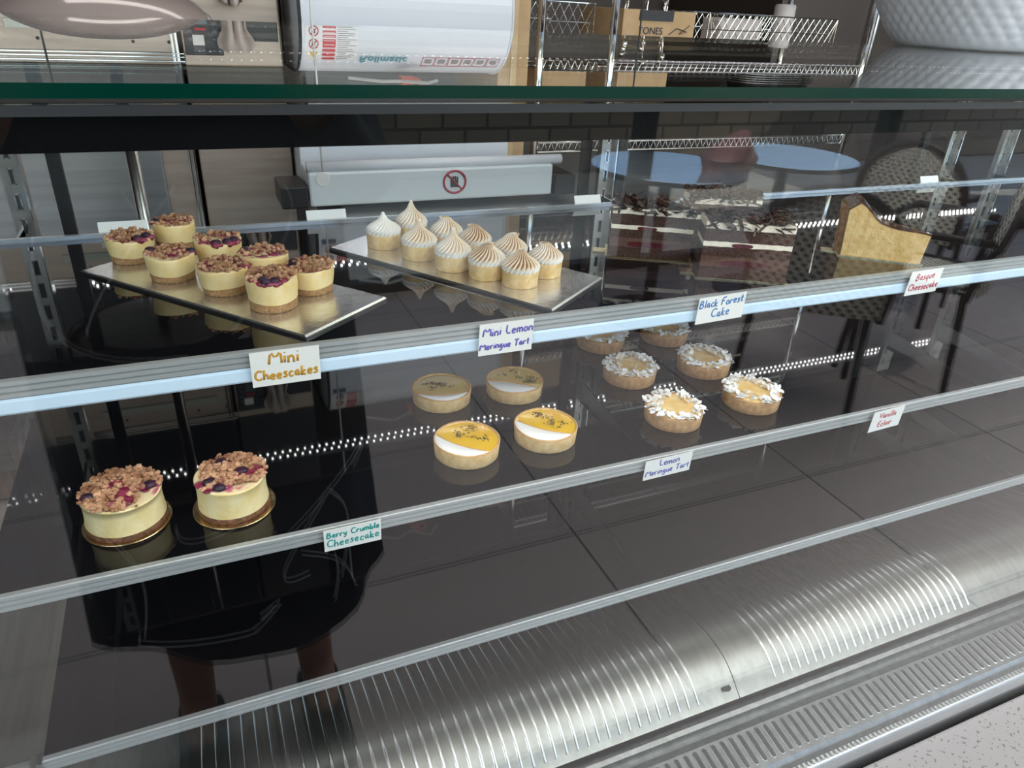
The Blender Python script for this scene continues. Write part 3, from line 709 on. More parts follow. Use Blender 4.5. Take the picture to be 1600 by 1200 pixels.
def lettering(lines, w_, h_, size, seed):
    rd = random.Random(seed); mb = MB(); nl = len(lines)
    for li, ln in enumerate(lines):
        tot = sum(G[c][0]+.11 for c in ln)-.11; sc = min(size, w_*.92/tot); x = -tot*sc/2 + rd.uniform(-.002, .002)
        by = h_*(.60 if li == 0 else .18) if nl == 2 else h_*.4
        for ch in ln:
            wd, st = G[ch]; jy = rd.uniform(-.05, .05)
            for s_ in st:
                pts = [Vector((x + (px_+.06*py_)*sc, -.0006, by + (py_+jy)*sc + (x+w_/2)*.02)) for px_, py_ in s_]
                if len(pts) > 2:  # smooth a little
                    q = [pts[0]]
                    for a, b in zip(pts, pts[1:]): q += [a.lerp(b, .3), a.lerp(b, .7)]
                    pts = q + [pts[-1]]
                mb.tube(pts, size*.082, 5)
            x += (wd+.11)*sc
    for v in mb.v: v.y = -.0005 + (v.y+.0006)*.2
    return mb
def card(pxl, z, lines, colr, label, w_, h_, size, seed, tilt=.12, roll=0, cname='ink'):
    p = aty(pxl[0], pxl[1], .6935)
    o = empty('price_card', (p.x + w_/2, .6925, z+.003-h_), 0, label, 'price card', 'handwritten price cards on the shelf rails')
    o.rotation_euler = (tilt*.5, roll, 0)
    MB().box((-w_/2, -.0003, 0), (w_/2, .0003, h_)).build('paper', PAPER, o)
    lettering(lines, w_, h_, size, seed).build('lettering', mat(cname, colr, .6), o, smooth=True)
card((388,550), Z1, ['Mini', 'Cheescakes'], '#c8942a'[1:], 'white price card in orange letters reading Mini Cheescakes', .068, .040, .0155, 1, cname='orange_ink')
card((748,505), Z1, ['Mini Lemon', 'Meringue Tart'], '5a50b0', 'white price card in violet letters reading Mini Lemon Meringue Tart', .0665, .040, .0130, 2, cname='violet_ink')
card((1093,461), Z1, ['Black Forest', 'Cake'], '2a78b8', 'white price card in blue letters reading Black Forest Cake', .074, .037, .0125, 3, roll=-.03, cname='blue_ink')
card((1424,422), Z1, ['Basque', 'Cheesecake'], 'b82850', 'white price card in red letters reading Basque Cheesecake', .065, .038, .0115, 4, roll=-.02, cname='crimson_ink')
card((504,826), Z2, ['Berry Crumble', 'Cheesecake'], '189a90', 'white price card in teal letters reading Berry Crumble Cheesecake', .0685, .033, .0115, 5, cname='teal_ink')
card((1009,716), Z2, ['Lemon', 'Meringue Tart'], '4a50a8', 'white price card in violet letters reading Lemon Meringue Tart, middle shelf', .079, .034, .0115, 6, roll=-.02, cname='indigo_ink')
card((1367,638), Z2, ['Vanilla', 'Eclair'], 'c02838', 'white price card in red letters reading Vanilla Eclair', .068, .040, .0120, 7, roll=-.04, cname='red_ink')
for (x, y), w_, lb_ in (((155,366), .063, 'blank back of a card on the rear rail behind the left cheesecakes'), ((480,346), .061, 'blank back of a card on the rear rail left of the meringue tarts'), ((898,323), .053, 'blank back of a card on the rear rail beside the middle upright'), ((1437,291), .056, 'blank back of a card on the rear rail behind the basque slice')):
    p = aty(x, y, 1.142)
    t = MB().box((0, -.001, -.006), (w_, .0, .010)).build('price_card', mat('white_card', (.86,.86,.85), .6), None, loc=(p.x, 1.1445, Z1+.009)); t.rotation_euler = (math.radians(-25), 0, 0)
    tag(t, lb_, 'price card', 'price cards on the rear rail')
# ---------------------------------------------------------------- kitchen behind the case
GREYT = mat('taupe_glaze', (.33, .26, .235), .16, coat=.7)
CARD = mat('cardboard', (.50, .33, .17), .8, 0, (.56, .38, .21), 20)
REDP = mat('red_print', (.55, .02, .03), .5); BLKP = mat('black_print', (.03, .03, .035), .5); TEALP = mat('teal_print', (.03, .30, .36), .5)
def textmesh(s, size, name, m, parent, loc, rot=(PI/2, 0, 0), ext=.0004):
    c = bpy.data.curves.new('t', 'FONT'); c.body = s; c.size = size; c.extrude = ext; c.align_x = 'LEFT'
    t = bpy.data.objects.new('t', c); COL.objects.link(t); bpy.context.view_layer.update()
    me = bpy.data.meshes.new_from_object(t); bpy.data.objects.remove(t); me.materials.clear(); me.materials.append(m)
    o = bpy.data.objects.new(name, me); COL.objects.link(o); o.parent = parent; o.location = loc; o.rotation_euler = rot; return o
def rel(mb, o):
    for v in mb.v: v -= o.location
    return mb
def rbox(name, a, b, m, parent, w=.004):
    mb = MB().box(a, b)
    if parent: rel(mb, parent)
    o = mb.build(name, m, parent); bevel(o, w); return o
# work bench
bn = empty('work_bench', (1.2, 2.35, 0), 0, 'long stainless kitchen bench behind the pastry case', 'bench')
rbox('bench_top', (.29, 1.80, .85), (4.4, 2.95, .89), STEEL, bn)
for x in (.33, 1.2, 2.8, 4.34):
    for y in (1.84, 2.9): rel(MB().tube([(x, y, .0), (x, y, .85)], .02, 12), bn).build('leg', STEEL, bn, smooth=True)
rbox('under_shelf', (.31, 1.84, .25), (4.38, 2.92, .28), STEEL, bn)
# dough sheeter
sh = empty('dough_sheeter', (.62, 2.25, .89), 0, 'white dough sheeter with red safety stickers and a steel bed on the bench', 'kitchen machine')
YS = 2.02
hood = MB(); pr = []
for k in range(13):
    a = PI*k/12*.5; pr.append((YS+.16-.16*math.cos(a), 1.36+.15*math.sin(a)))
pr = [(YS, 1.06), (YS, 1.36)] + pr[1:] + [(YS+.34, 1.51), (YS+.36, 1.06)]
vs = [(.305, y, z) for y, z in pr] + [(.865, y, z) for y, z in pr]; n = len(pr)
hood.add(vs, [(i, (i+1) % n, n+(i+1) % n, n+i) for i in range(n)] + [tuple(range(n))[::-1], tuple(range(n, 2*n))])
rel(hood, sh).build('hood', WHITE, sh)
for x in (.300, .866):
    o = MB(); vs = [(x, y, z) for y, z in pr]; o.tube([Vector(v) for v in vs], .0035, 6); rel(o, sh).build('hood_edge', BLKM if x < .5 else WHITE, sh)
rbox('machine_body', (.28, YS+.05, .90), (.89, YS+.35, 1.06), WHITE, sh)
# bed and guard seen through the case
rbox('bed_plate', (.27, 1.88, .905), (.95, 2.015, .99), mat('sheeter_bed', (.62, .68, .70), .35), sh, .006)
rel(MB().tube([(.27, 1.90, 1.0), (.98, 1.90, 1.0)], .014, 14), sh).build('roller', mat('grey_roller', (.66, .69, .72), .3), sh, smooth=True)
for x in (.20, .955): rbox('side_block', (x, 1.87, .905), (x+.065, 2.0, .96), BLKM, sh)
def hood_pt(z, off=.0015):
    if z <= 1.36: return YS-off
    s = min(1, (z-1.36)/.15); a = math.asin(s); return YS+.16-.16*math.cos(a)-off*1.2
def decal(name, x0, x1, z0, z1, m, par=sh):
    mb = MB(); k = 8
    vs = []
    for i in range(k+1):
        z = z0+(z1-z0)*i/k; y = hood_pt(z); vs += [(x0, y, z), (x1, y, z)]
    mb.add(vs, [(2*i, 2*i+1, 2*i+3, 2*i+2) for i in range(k)]); return rel(mb, par).build(name, m, par)
lbl = decal('safety_label', .312, .445, 1.392, 1.474, mat('label_white', (.78,.77,.76), .4))
d2 = decal('red_block', .355, .388, 1.393, 1.473, REDP)
for i in range(17):
    z = 1.394 + i*.0047; q = decal('label_text', .392, .392+.05*(.75+.25*math.sin(i*2.3)), z, z+.0016, mat('grey_print', (.22,.22,.22), .6) if i == 0 else q.data.materials[0])
for i in range(8):
    z = 1.397 + i*.0095; decal('red_block_text', .358, .385, z, z+.0022, mat('pink_print', (.75,.5,.5), .5))
def ring(name, cx, cz, r, m, slash=True):
    y = hood_pt(cz)-.001; o = MB(); pts = [(cx+r*math.cos(2*PI*k/20), hood_pt(cz+r*math.sin(2*PI*k/20))-.0012, cz+r*math.sin(2*PI*k/20)) for k in range(21)]
    o.tube(pts, r*.11, 5)
    if slash: o.tube([(cx-r*.7, hood_pt(cz+r*.7)-.0012, cz+r*.7), (cx+r*.7, hood_pt(cz-r*.7)-.0012, cz-r*.7)], r*.09, 5)
    return rel(o, sh).build(name, m, sh)
for zc in (1.405, 1.435):
    ring('prohibition_ring', .333, zc, .011, REDP)
    decal('prohibition_figure', .328, .337, zc-.005, zc+.005, BLKP)
tr = MB(); tr.add([(.322, hood_pt(1.455)-.001, 1.455), (.345, hood_pt(1.455)-.001, 1.455), (.3335, hood_pt(1.468)-.001, 1.468)], [(0,1,2)]); rel(tr, sh).build('warning_triangle', mat('warning_yellow', (.75,.5,.03), .5), sh)
decal('maker_plate', .312, .352, 1.374, 1.387, mat('plate_grey', (.16,.15,.16), .4))
bt_ = MB().add([(.315, YS-.003, 1.3755), (.325, YS-.003, 1.3755), (.320, YS-.003, 1.3855)], [(0,1,2)]); rel(bt_, sh).build('blue_triangle', mat('blue_print', (.02,.06,.3), .4), sh)
textmesh('ALBA', .009, 'plate_lettering', mat('plate_ink', (.35,.33,.32), .5), sh, Vector((.327, YS-.003, 1.377))-sh.location)
zt = 1.474
textmesh('Rollmatic', .034, 'logo_lettering', TEALP, sh, Vector((.452, hood_pt(1.462)-.0035, 1.4635))-sh.location, (math.radians(39), 0, 0), ext=.0008)
for i in range(6):
    x = .625+i*.038
    o = MB(); a = [(x, 1.463), (x+.034, 1.463), (x+.034, 1.486), (x, 1.486), (x, 1.463)]
    o.tube([(p, hood_pt(z)-.001, z) for p, z in a], .0009, 4); rel(o, sh).build('pictogram_frame', REDP, sh)
    decal('pictogram', x+.007, x+.027, 1.468, 1.479, mat('pictogram_grey', (.3,.27,.26), .5) if i == 0 else pg.data.materials[0]); pg = COL.objects[-1] if i == 0 else pg
st = MB(); cx, cz, r = .655, .953, .031; yb = 1.8785
st.tube([(cx+r*math.cos(2*PI*k/28), yb, cz+r*.95*math.sin(2*PI*k/28)) for k in range(29)], .003, 6); st.tube([(cx-r*.7, yb, cz+r*.68), (cx+r*.7, yb, cz-r*.68)], .0025, 6)
rel(st, sh).build('no_hand_ring', mat('dull_red', (.35,.04,.06), .5), sh)
hn = MB().box((cx-.012, yb, cz-.014), (cx+.010, yb+.001, cz+.004))
for k in range(4): hn.box((cx-.012+.006*k, yb, cz+.004), (cx-.008+.006*k, yb+.001, cz+.016-.002*abs(k-1.5)))
rel(hn, sh).build('hand_pictogram', BLKP, sh)
cb = MB(); cb.tube([(.42,2.06,1.515),(.50,2.02,1.519),(.56,2.05,1.521),(.62,2.0,1.52),(.66,2.05,1.519)], .004, 6)
tag(cb.build('plastic_bag', mat('clear_plastic', (.6,.58,.55), .3)), 'crumpled pale plastic strip lying on top of the white dough sheeter', 'packaging')
og = MB(); pts = [(.60+.025*math.cos(2*PI*k/14), 2.08, 1.535+.016*math.sin(2*PI*k/14)) for k in range(15)]; og.tube(pts, .006, 6); og.box((.565,2.065,1.512),(.60,2.10,1.53))
tag(og.build('orange_handle', mat('orange_plastic', (.65,.08,.02), .35)), 'small orange-red plastic handle on top of the white dough sheeter', 'handle')

# steel oven cabinet, control unit, towel
ov = empty('steel_oven', (-.55, 2.6, 0), 0, 'large brushed steel oven cabinet behind the left end of the case', 'oven')
rbox('oven_body', (-2.4, 2.15, .02), (.02, 3.1, 1.497), STEELW, ov, .006)
rbox('upper_door', (-2.4, 2.16, 1.498), (.02, 3.1, 2.0), mat('dark_oven_glass', (.012,.012,.014), .25), ov, .006)
for z in (1.47, 1.478, 1.488): rbox('groove_trim', (-2.4, 2.143, z), (.03, 2.1495, z+.004), CHROME, ov, .001)
for x in (.004, .014): rbox('side_trim', (x, 2.143, .4), (x+.005, 2.149, 1.49), CHROME, ov, .001)
rbox('window_slot', (-.34, 2.146, 1.405), (-.02, 2.1495, 1.425), mat('slot_glass', (.42,.44,.38), .1, spec=.6), ov, .001)
for x, z in ((-.28,1.445),(-.08,1.447),(.0,1.447),(-.3,1.39),(-.14,1.36)):
    rel(MB().lathe([(0,0),(.004,0),(.003,.002),(0,.003)], (x, 2.149, z), 12, M=Matrix.Rotation(PI/2, 3, 'X')), ov).build('bolt', BLKM, ov)
rbox('door_lower', (-2.2, 2.14, .12), (-.06, 2.1495, 1.16), STEEL, ov, .004)
rel(MB().tube([(-.55, 2.10, 1.08), (-.08, 2.10, 1.08)], .010, 12), ov).build('handle', ALUL, ov, smooth=True)
rel(MB().tube([(-.50, 2.148, 1.08), (-.50, 2.10, 1.08)], .007, 8).tube([(-.13, 2.148, 1.08), (-.13, 2.10, 1.08)], .007, 8), ov).build('handle_mount', ALUL, ov)
cu = empty('control_unit', (.14, 2.15, 0), 0, 'narrow cabinet with dark oven control panel and keypad beside the steel oven', 'control panel')
rbox('cabinet', (.03, 2.16, .02), (.27, 3.0, 1.50), STEELW, cu, .004)
rbox('upper_cabinet', (.03, 2.165, 1.501), (.27, 3.0, 2.0), mat('dark_cabinet', (.014,.013,.013), .4), cu, .004)
rbox('panel', (.035, 2.150, 1.36), (.125, 2.159, 1.475), BLKM, cu, .002)
rbox('side_panel', (.15, 2.150, 1.37), (.262, 2.159, 1.44), BLKM, cu, .002)
rbox('display', (.062, 2.147, 1.378), (.094, 2.1498, 1.405), mat('lcd', (.10,.13,.15), .2), cu, .001)
rbox('paper_label', (.055, 2.147, 1.428), (.082, 2.1498, 1.452), PAPER, cu, .001)
rbox('red_badge', (.062, 2.147, 1.412), (.088, 2.1498, 1.418), REDP, cu, .001)
bt = MB()
for i in range(4):
    for x in (.045, .104): bt.box((x, 2.146, 1.380+i*.018), (x+.010, 2.1498, 1.388+i*.018))
rel(bt, cu).build('keypad', mat('key_grey', (.09,.09,.10), .4), cu)
tw = MB(); n = 24; vs = []
for i in range(n+1):
    for j in range(14):
        u, v = i/n, j/13; wd = .07*(1-.45*v)+.01*math.sin(9*v)
        vs.append((.155+(u-.5)*wd*1.2, 2.105+.020*math.sin(u*15+v*2)*(.3+v)+.012*math.cos(u*6), 1.455-.095*v + .012*math.sin(u*PI)*(-1 if v > .5 else 1)))
tw.add(vs, [(i*14+j, (i+1)*14+j, (i+1)*14+j+1, i*14+j+1) for i in range(n) for j in range(13)])
to = tw.build('towel', mat('beige_cloth', (.50, .42, .37), .9, bump=.3, bscale=300), smooth=True); sm = to.modifiers.new('thickness', 'SOLIDIFY'); sm.thickness = .003
tag(to, 'crumpled beige towel hanging on the dark oven control panel', 'towel')
# taupe bowl turned upside down on a slim stand
R = .158; zb = 1.325
prb = [(R*1.01, 0), (R*1.01, .005), (R, .006)] + [(R*math.cos(PI/2*k/16)**.9, .006+.065*math.sin(PI/2*k/16)) for k in range(1, 16)] + [(.0, .071)]
bowl = MB().lathe(prb, n=72).build('mixing_bowl', GREYT, None, smooth=True, loc=(-.085, 1.405, zb)); tag(bowl, 'large glossy taupe bowl turned upside down, cut off by the top left of the photo', 'bowl')
pd_ = empty('bowl_stand', (-.085, 1.405, 0), 0, 'slim steel pedestal stand carrying the taupe bowl', 'stand')
rel(MB().lathe([(0,0),(.10,0),(.10,.008),(.012,.02),(0,.02)], (-.085,1.405,0), 32), pd_).build('foot', STEEL, pd_)
rel(MB().tube([(-.085,1.405,.02),(-.085,1.405,1.313)], .010, 16), pd_).build('post', STEEL, pd_, smooth=True)
rel(MB().lathe([(0,0),(.13,0),(.13,.010),(0,.010)], (-.085,1.405,1.3145), 40), pd_).build('plate', STEEL, pd_)
# upright plank of brown card beside sheeter
cbx = empty('cardboard_box', (.98, 2.35, .89), 0, 'tall plain brown cardboard box standing right of the dough sheeter', 'box')
rbox('carton', (.90, 2.20, .8905), (1.00, 2.60, 1.62), CARD, cbx, .003)
rbox('packing_tape', (.94, 2.198, .95), (.96, 2.1995, 1.6), mat('tape', (.62,.45,.25), .3), cbx, .0005)

# wire rack
rk = empty('wire_rack', (1.7, 2.4, 0), 0, 'chrome wire shelving rack behind the middle of the case', 'rack')
RA, RB, YA, YB = 1.06, 2.42, 2.25, 2.70
YR2 = 3.05
for x, y in ((1.06, 2.25), (1.30, 2.22), (2.42, 2.25), (1.06, 2.70), (2.42, 2.70)):
    rel(MB().tube([(x, y, .9), (x, y, 2.1)], .014, 12), rk).build('post', CHROME, rk, smooth=True)
def wshelf(z, xa=1.06, xb=2.42):
    m = MB()
    for y in (2.25, 2.40, 2.55, 2.70): m.tube([(xa, y, z), (xb, y, z)], .0035, 6)
    m.tube([(xa, 2.25, z-.03), (xb, 2.25, z-.03)], .003, 6)
    k = int((xb-xa)/.025)
    for i in range(k):
        x = xa+(xb-xa)*(i+.5)/k; m.tube([(x, 2.25, z+.003), (x, 2.70, z+.003)], .0016, 4)
        m.tube([(x, 2.25, z), (x+.0125, 2.25, z-.03), (x+.025, 2.25, z)], .0014, 4, False)
    rel(m, rk).build('wire_shelf', CHROME, rk)
for z in (.98, 1.275, 1.505, 1.80): wshelf(z)
# baskets on the rack
def wbasket(x0, x1, z0, h, lab, slant=0):
    b = empty('wire_basket', ((x0+x1)/2, 2.45, z0), 0, lab, 'basket', 'chrome wire baskets on the rack'); m = MB()
    y0, y1 = 2.30, 2.62
    for z in (z0, z0+h*.5, z0+h):
        m.tube([(x0,y0,z),(x1,y0,z),(x1,y1,z),(x0,y1,z),(x0,y0,z)], .0024 if z > z0+h*.9 else .0018, 5)
    k = int((x1-x0)/.028)
    for i in range(k+1):
        x = x0+(x1-x0)*i/k
        for y in (y0, y1):
            m.tube([(x,y,z0),(min(x1,x+h*.6),y,z0+h)], .0013, 4); m.tube([(x,y,z0),(max(x0,x-h*.6),y,z0+h)], .0013, 4)
        m.tube([(x,y0,z0),(x,y1,z0)], .0013, 4)
    rel(m, b).build('mesh_sides', CHROME, b)
    return b
wbasket(1.72, 2.30, 1.285, .10, 'long chrome wire basket at the right of the rack, holding pale packets')
wbasket(1.08, 1.27, 1.285, .11, 'small chrome wire basket at the left of the rack')
pk = MB().box((1.80, 2.34, 1.292), (1.99, 2.45, 1.372)); o = pk.build('packet', mat('pale_packet', (.62,.55,.52), .6)); bevel(o, .008); tag(o, 'pale pink flat packet inside the long wire basket', 'packet')
pk = MB().lathe([(0,0),(.036,0),(.038,.004),(.038,.128),(.034,.135),(0,.135)], (2.13, 2.40, 1.292), 28); o = pk.build('paper_roll', mat('roll_paper', (.66,.60,.57), .7), smooth=False); tag(o, 'white cylindrical paper roll standing in the long wire basket', 'roll')
cx_ = empty('cardboard_box', (1.50, 2.42, 1.2805), 0, 'open brown carton with black lettering on the wire rack', 'box')
w_ = MB().box((1.36,2.27,1.2805),(1.64,2.275,1.385)); w_.box((1.36,2.57,1.2805),(1.64,2.575,1.385)); w_.box((1.36,2.275,1.2805),(1.365,2.57,1.385)); w_.box((1.635,2.275,1.2805),(1.64,2.57,1.385)); w_.box((1.365,2.275,1.2805),(1.635,2.57,1.285))
rel(w_, cx_).build('carton', CARD, cx_)
fl = MB().box((1.42,2.266,1.355),(1.55,2.2695,1.385)); rel(fl, cx_).build('hand_hole', BLKP, cx_)
textmesh('TONES', .030, 'lettering', BLKP, cx_, Vector((1.42, 2.268, 1.315))-cx_.location)
swo = MB(); swo.tube([(1.54, 2.268, 1.315), (1.57, 2.268, 1.335), (1.61, 2.268, 1.325), (1.58, 2.268, 1.318), (1.62, 2.268, 1.345)], .0015, 5); rel(swo, cx_).build('printed_mark', BLKP, cx_)
for i in range(9):
    x = 1.40+.026*i; y = 2.33+.05*(i % 3); dz_ = .02*(i % 4)
    u = MB().tube([(x,y,1.287),(x+.012,y+.004,1.42+dz_)], .003, 6); u.lathe([(0,-.018),(.010,-.010),(.012,0),(.009,.012),(0,.016)], (x+.0125,y+.004,1.425+dz_), 14)
    tag(u.build('spoon', CHROME, smooth=True), 'steel utensil standing upright in the open brown carton', 'utensil', 'steel utensils in the brown carton')
for i in range(6):
    t = MB(); z = 1.5095+i*.0075; a, b = .185, .12
    fn = lambda r, zz, an, ii: (r*(a*b)/((b*abs(math.cos(an)))**3+(a*abs(math.sin(an)))**3)**(1/3) if r else 0, zz)
    t.lathe([(0,0),(.86,0),(.97,.006 if i < 5 else .030),(1.0,.006 if i < 5 else .031),(1.0,.0075 if i < 5 else .033),(.96,.007 if i < 5 else .031),(.85,.0015),(0,.0015)], (2.12,2.42,z), 48, fn=fn)
    lab = 'topmost steel tray of the oval stack on the upper rack shelf' if i == 5 else 'thin oval steel tray within the stack on the upper rack shelf'
    tag(t.build('steel_tray', CHROME, smooth=True), lab, 'tray', 'stacked oval steel trays')
o = MB().box((1.08,2.30,1.5095),(1.26,2.60,1.66)).build('cardboard_box', CARD); bevel(o, .003); tag(o, 'brown cardboard box on the upper shelf at the left of the rack', 'box')
o = MB().box((1.38,2.30,1.5095),(1.58,2.6,1.60)).build('cardboard_box', CARD); bevel(o, .003); tag(o, 'flat brown cardboard box on the upper rack shelf near the middle post', 'box')
# dark steel fridge wall right of the rack
fr = empty('upright_fridge', (3.6, 2.9, 0), 0, 'tall dark brown fridge cabinet behind the right end of the case', 'fridge')
rbox('cabinet', (2.62, 2.98, .02), (5.4, 3.9, 2.1), mat('dark_brown_steel', (.075,.055,.05), .35, .3), fr, .01)
rel(MB().tube([(3.2, 2.95, .9), (3.2, 2.95, 1.75)], .012, 12), fr).build('handle', ALU, fr, smooth=True)
# cord with round tag
cd_ = empty('pull_cord', (.285, 1.75, .99), 0, 'white pull cord with a round disc hanging behind the case', 'cord')
rel(MB().tube([(.285,1.75,1.02),(.283,1.752,1.2),(.287,1.75,1.5),(.285,1.75,2.79)], .0022, 6), cd_).build('cord', PAPER, cd_, smooth=True)
rel(MB().lathe([(0,0),(.016,0),(.017,.002),(.017,.004),(.016,.006),(0,.006)], (.285,1.753,1.003), 28, M=Matrix.Rotation(PI/2,3,'X')), cd_).build('disc', PAPER, cd_)

# white woven basket on the case top
bk = empty('woven_basket', (1.60, 1.14, H-.0412), math.radians(12), 'white diamond-woven plastic basket with beige handles at top right', 'basket')
WB = bpy.data.materials.new('woven_white'); WB.use_nodes = True; N = WB.node_tree; b_ = N.nodes['Principled BSDF']; b_.inputs['Base Color'].default_value = (.62,.62,.65,1); b_.inputs['Roughness'].default_value = .45
nt = 300; nr = 48; vs = []; a_, b__ = .285, .135
def bkz(t): return .125+.055*abs(math.cos(t))**2.2
for j in range(nr+1):
    v = j/nr
    for i in range(nt):
        t = 2*PI*i/nt; top = bkz(t); z = .0008+top*v
        fl = 1+ .42*v**.75
        c_, s_ = math.cos(t), math.sin(t); se = 1/((abs(c_)**2.6+abs(s_)**2.6)**(1/2.6))
        x, y = a_*se*c_*fl, b__*se*s_*(1+.55*v**.75)
        U_ = t*52/(2*PI)*2; d = abs(math.sin(PI*(U_/2+z*34)))*abs(math.sin(PI*(U_/2-z*34)))
        bump = .0034*(d-.4)*min(1, v*6)*(1 if v < .93 else 0)
        vs.append((x+bump*c_, y+bump*s_, z))
F = []
for j in range(nr):
    v = (j+.5)/nr
    for i in range(nt):
        t = 2*PI*(i+.5)/nt; tt = (t+PI/2) % PI - PI/2  # angle from the ends
        zz = v*bkz(t)
        if (abs(tt)/.20)**2.5+(abs(zz-.125)/.017)**2.5 < 1: continue
        F.append((j*nt+i, j*nt+(i+1) % nt, (j+1)*nt+(i+1) % nt, (j+1)*nt+i))
F.append(tuple(range(nt))[::-1])
wbm = MB().add(vs, F).build('woven_wall', WB, bk, smooth=True); sm = wbm.modifiers.new('thickness', 'SOLIDIFY'); sm.thickness = .004; sm.offset = 1
BE = mat('beige_plastic', (.66,.47,.36), .4)
for e in (0, PI):
    ts = []
    def P_(tt, z):
        t = tt+e; v = z/bkz(t); c_, s_ = math.cos(t), math.sin(t); se = 1/((abs(c_)**2.6+abs(s_)**2.6)**(1/2.6)); return Vector((a_*se*c_*(1+.42*v**.75), b__*se*s_*(1+.55*v**.75), z))
    for k in range(33):
        q = 2*PI*k/32; ts.append(P_(.205*math.copysign(abs(math.cos(q))**.8, math.cos(q)), .125+.0175*math.copysign(abs(math.sin(q))**.8, math.sin(q))))
    MB().tube(ts, .0042, 8).build('handle', BE, bk, smooth=True)
rimp = []
for k in range(121):
    t = 2*PI*k/120; c_, s_ = math.cos(t), math.sin(t); se = 1/((abs(c_)**2.6+abs(s_)**2.6)**(1/2.6)); rimp.append((a_*se*c_*1.42, b__*se*s_*1.55, bkz(t)))
MB().tube(rimp, .004, 8).build('rim', WB, bk, smooth=True)
# beige inner liner
ln = MB(); vs = []
for j in range(7):
    v = .06+.90*j/6
    for i in range(80):
        t = 2*PI*i/80; c_, s_ = math.cos(t), math.sin(t); se = 1/((abs(c_)**2.6+abs(s_)**2.6)**(1/2.6)); vs.append(((a_*(1+.42*v**.75)-.012)*se*c_, (b__*(1+.55*v**.75)-.012)*se*s_, bkz(t)*v*.98))
def cell(j, i):
    t = 2*PI*(i+.5)/80; tt = (t+PI/2) % PI - PI/2; zz = (.06+.90*(j+.5)/6)*bkz(t); return not ((abs(tt)/.24)**2+(abs(zz-.125)/.024)**2 < 1)
ln.add(vs, [(j*80+i, j*80+(i+1) % 80, (j+1)*80+(i+1) % 80, (j+1)*80+i) for j in range(6) for i in range(80) if cell(j, i)])
ln.build('beige_liner', BE, bk, smooth=True)

# ---------------------------------------------------------------- cafe side, seen mirrored in the front glass
WICK = bpy.data.materials.new('wicker'); WICK.use_nodes = True; N = WICK.node_tree; b_ = N.nodes['Principled BSDF']; tc = N.nodes.new('ShaderNodeTexCoord'); sx_ = N.nodes.new('ShaderNodeSeparateXYZ'); N.links.new(tc.outputs['UV'], sx_.inputs[0])
def mth(op, a, b=None):
    n = N.nodes.new('ShaderNodeMath'); n.operation = op
    for i, q in enumerate((a, b)):
        if q is None: continue
        if isinstance(q, (int, float)): n.inputs[i].default_value = q
        else: N.links.new(q, n.inputs[i])
    return n.outputs[0]
su = mth('SINE', mth('MULTIPLY', sx_.outputs[0], 190)); sv = mth('SINE', mth('MULTIPLY', sx_.outputs[1], 190))
hole = mth('GREATER_THAN', mth('MULTIPLY', su, sv), .30)
mxc = N.nodes.new('ShaderNodeMixRGB'); mxc.inputs[1].default_value = (.86,.84,.74,1); mxc.inputs[2].default_value = (.03,.03,.03,1)
N.links.new(hole, mxc.inputs[0]); N.links.new(mxc.outputs[0], b_.inputs['Base Color']); b_.inputs['Roughness'].default_value = .5
CHF = mat('dark_rattan', (.022, .018, .017), .4)
def wick_grid(nu, nv, fn, name, par, scale=1.0):
    vs = [fn(i/nu, j/nv) for i in range(nu+1) for j in range(nv+1)]
    o = MB().add(vs, [(i*(nv+1)+j, (i+1)*(nv+1)+j, (i+1)*(nv+1)+j+1, i*(nv+1)+j+1) for i in range(nu) for j in range(nv)]).build(name, WICK, par, smooth=True)
    uv = o.data.uv_layers.new(name='UVMap')
    for p in o.data.polygons:
        for li in p.loop_indices:
            k = o.data.loops[li].vertex_index; i, j = divmod(k, nv+1); uv.data[li].uv = (i/nu*.42*scale, j/nv*.40*scale)
    s = o.modifiers.new('thickness', 'SOLIDIFY'); s.thickness = .006
    return o
chair = empty('bistro_chair', (0, 0, 0), 0, 'x', 'chair', 'woven bistro chairs in the cafe')
# faces local -y ; back at +y
bfr = [(-.24,.20,.42),(-.25,.22,.60)] + [(-.245*math.cos(PI*k/14), .22+.05*math.sin(PI*k/14)+.03, .64+.25*math.sin(PI*k/14)) for k in range(15)] + [(.25,.22,.60),(.24,.20,.42)]
MB().tube(bfr, .017, 10).build('back_frame', CHF, chair, smooth=True)
def backf(u, v):
    h_ = .44+v*.44; s = (h_-.64)/.25
    wd = .235*(math.sqrt(max(0, 1-s*s)) if s > 0 else 1)
    return ((u*2-1)*wd, .225+.045*(1-(u*2-1)**2)+.03*v, h_)
wick_grid(20, 20, backf, 'woven_back', chair)
wick_grid(12, 12, lambda u, v: ((u*2-1)*.22, -.21+v*.42, .452-.01*math.sin(PI*u)), 'woven_seat', chair)
MB().tube([(.23*math.copysign(abs(math.cos(2*PI*k/32))**.6, math.cos(2*PI*k/32)), .22*math.copysign(abs(math.sin(2*PI*k/32))**.6, math.sin(2*PI*k/32)), .445) for k in range(33)], .017, 8).build('seat_frame', CHF, chair, smooth=True)
for sx in (-1, 1):
    MB().tube([(sx*.25,.23,.66),(sx*.29,.08,.665),(sx*.29,-.10,.66),(sx*.27,-.19,.60),(sx*.24,-.20,.45)], .016, 8).build('armrest', CHF, chair, smooth=True)
    for y, yo in ((-.18, -.20), (.19, .24)):
        MB().tube([(sx*.20,y,.445),(sx*.225,yo,.0)], [.016,.014], 10).build('leg', CHF, chair, smooth=True)
def put_chair(x, y, rz, lab, first=[True]):
    if first[0]:
        first[0] = False; chair.location = (x, y, 0); chair.rotation_euler = (0, 0, rz); chair['label'] = lab; return chair
    return dup(chair, (x, y, 0), rz, lab)
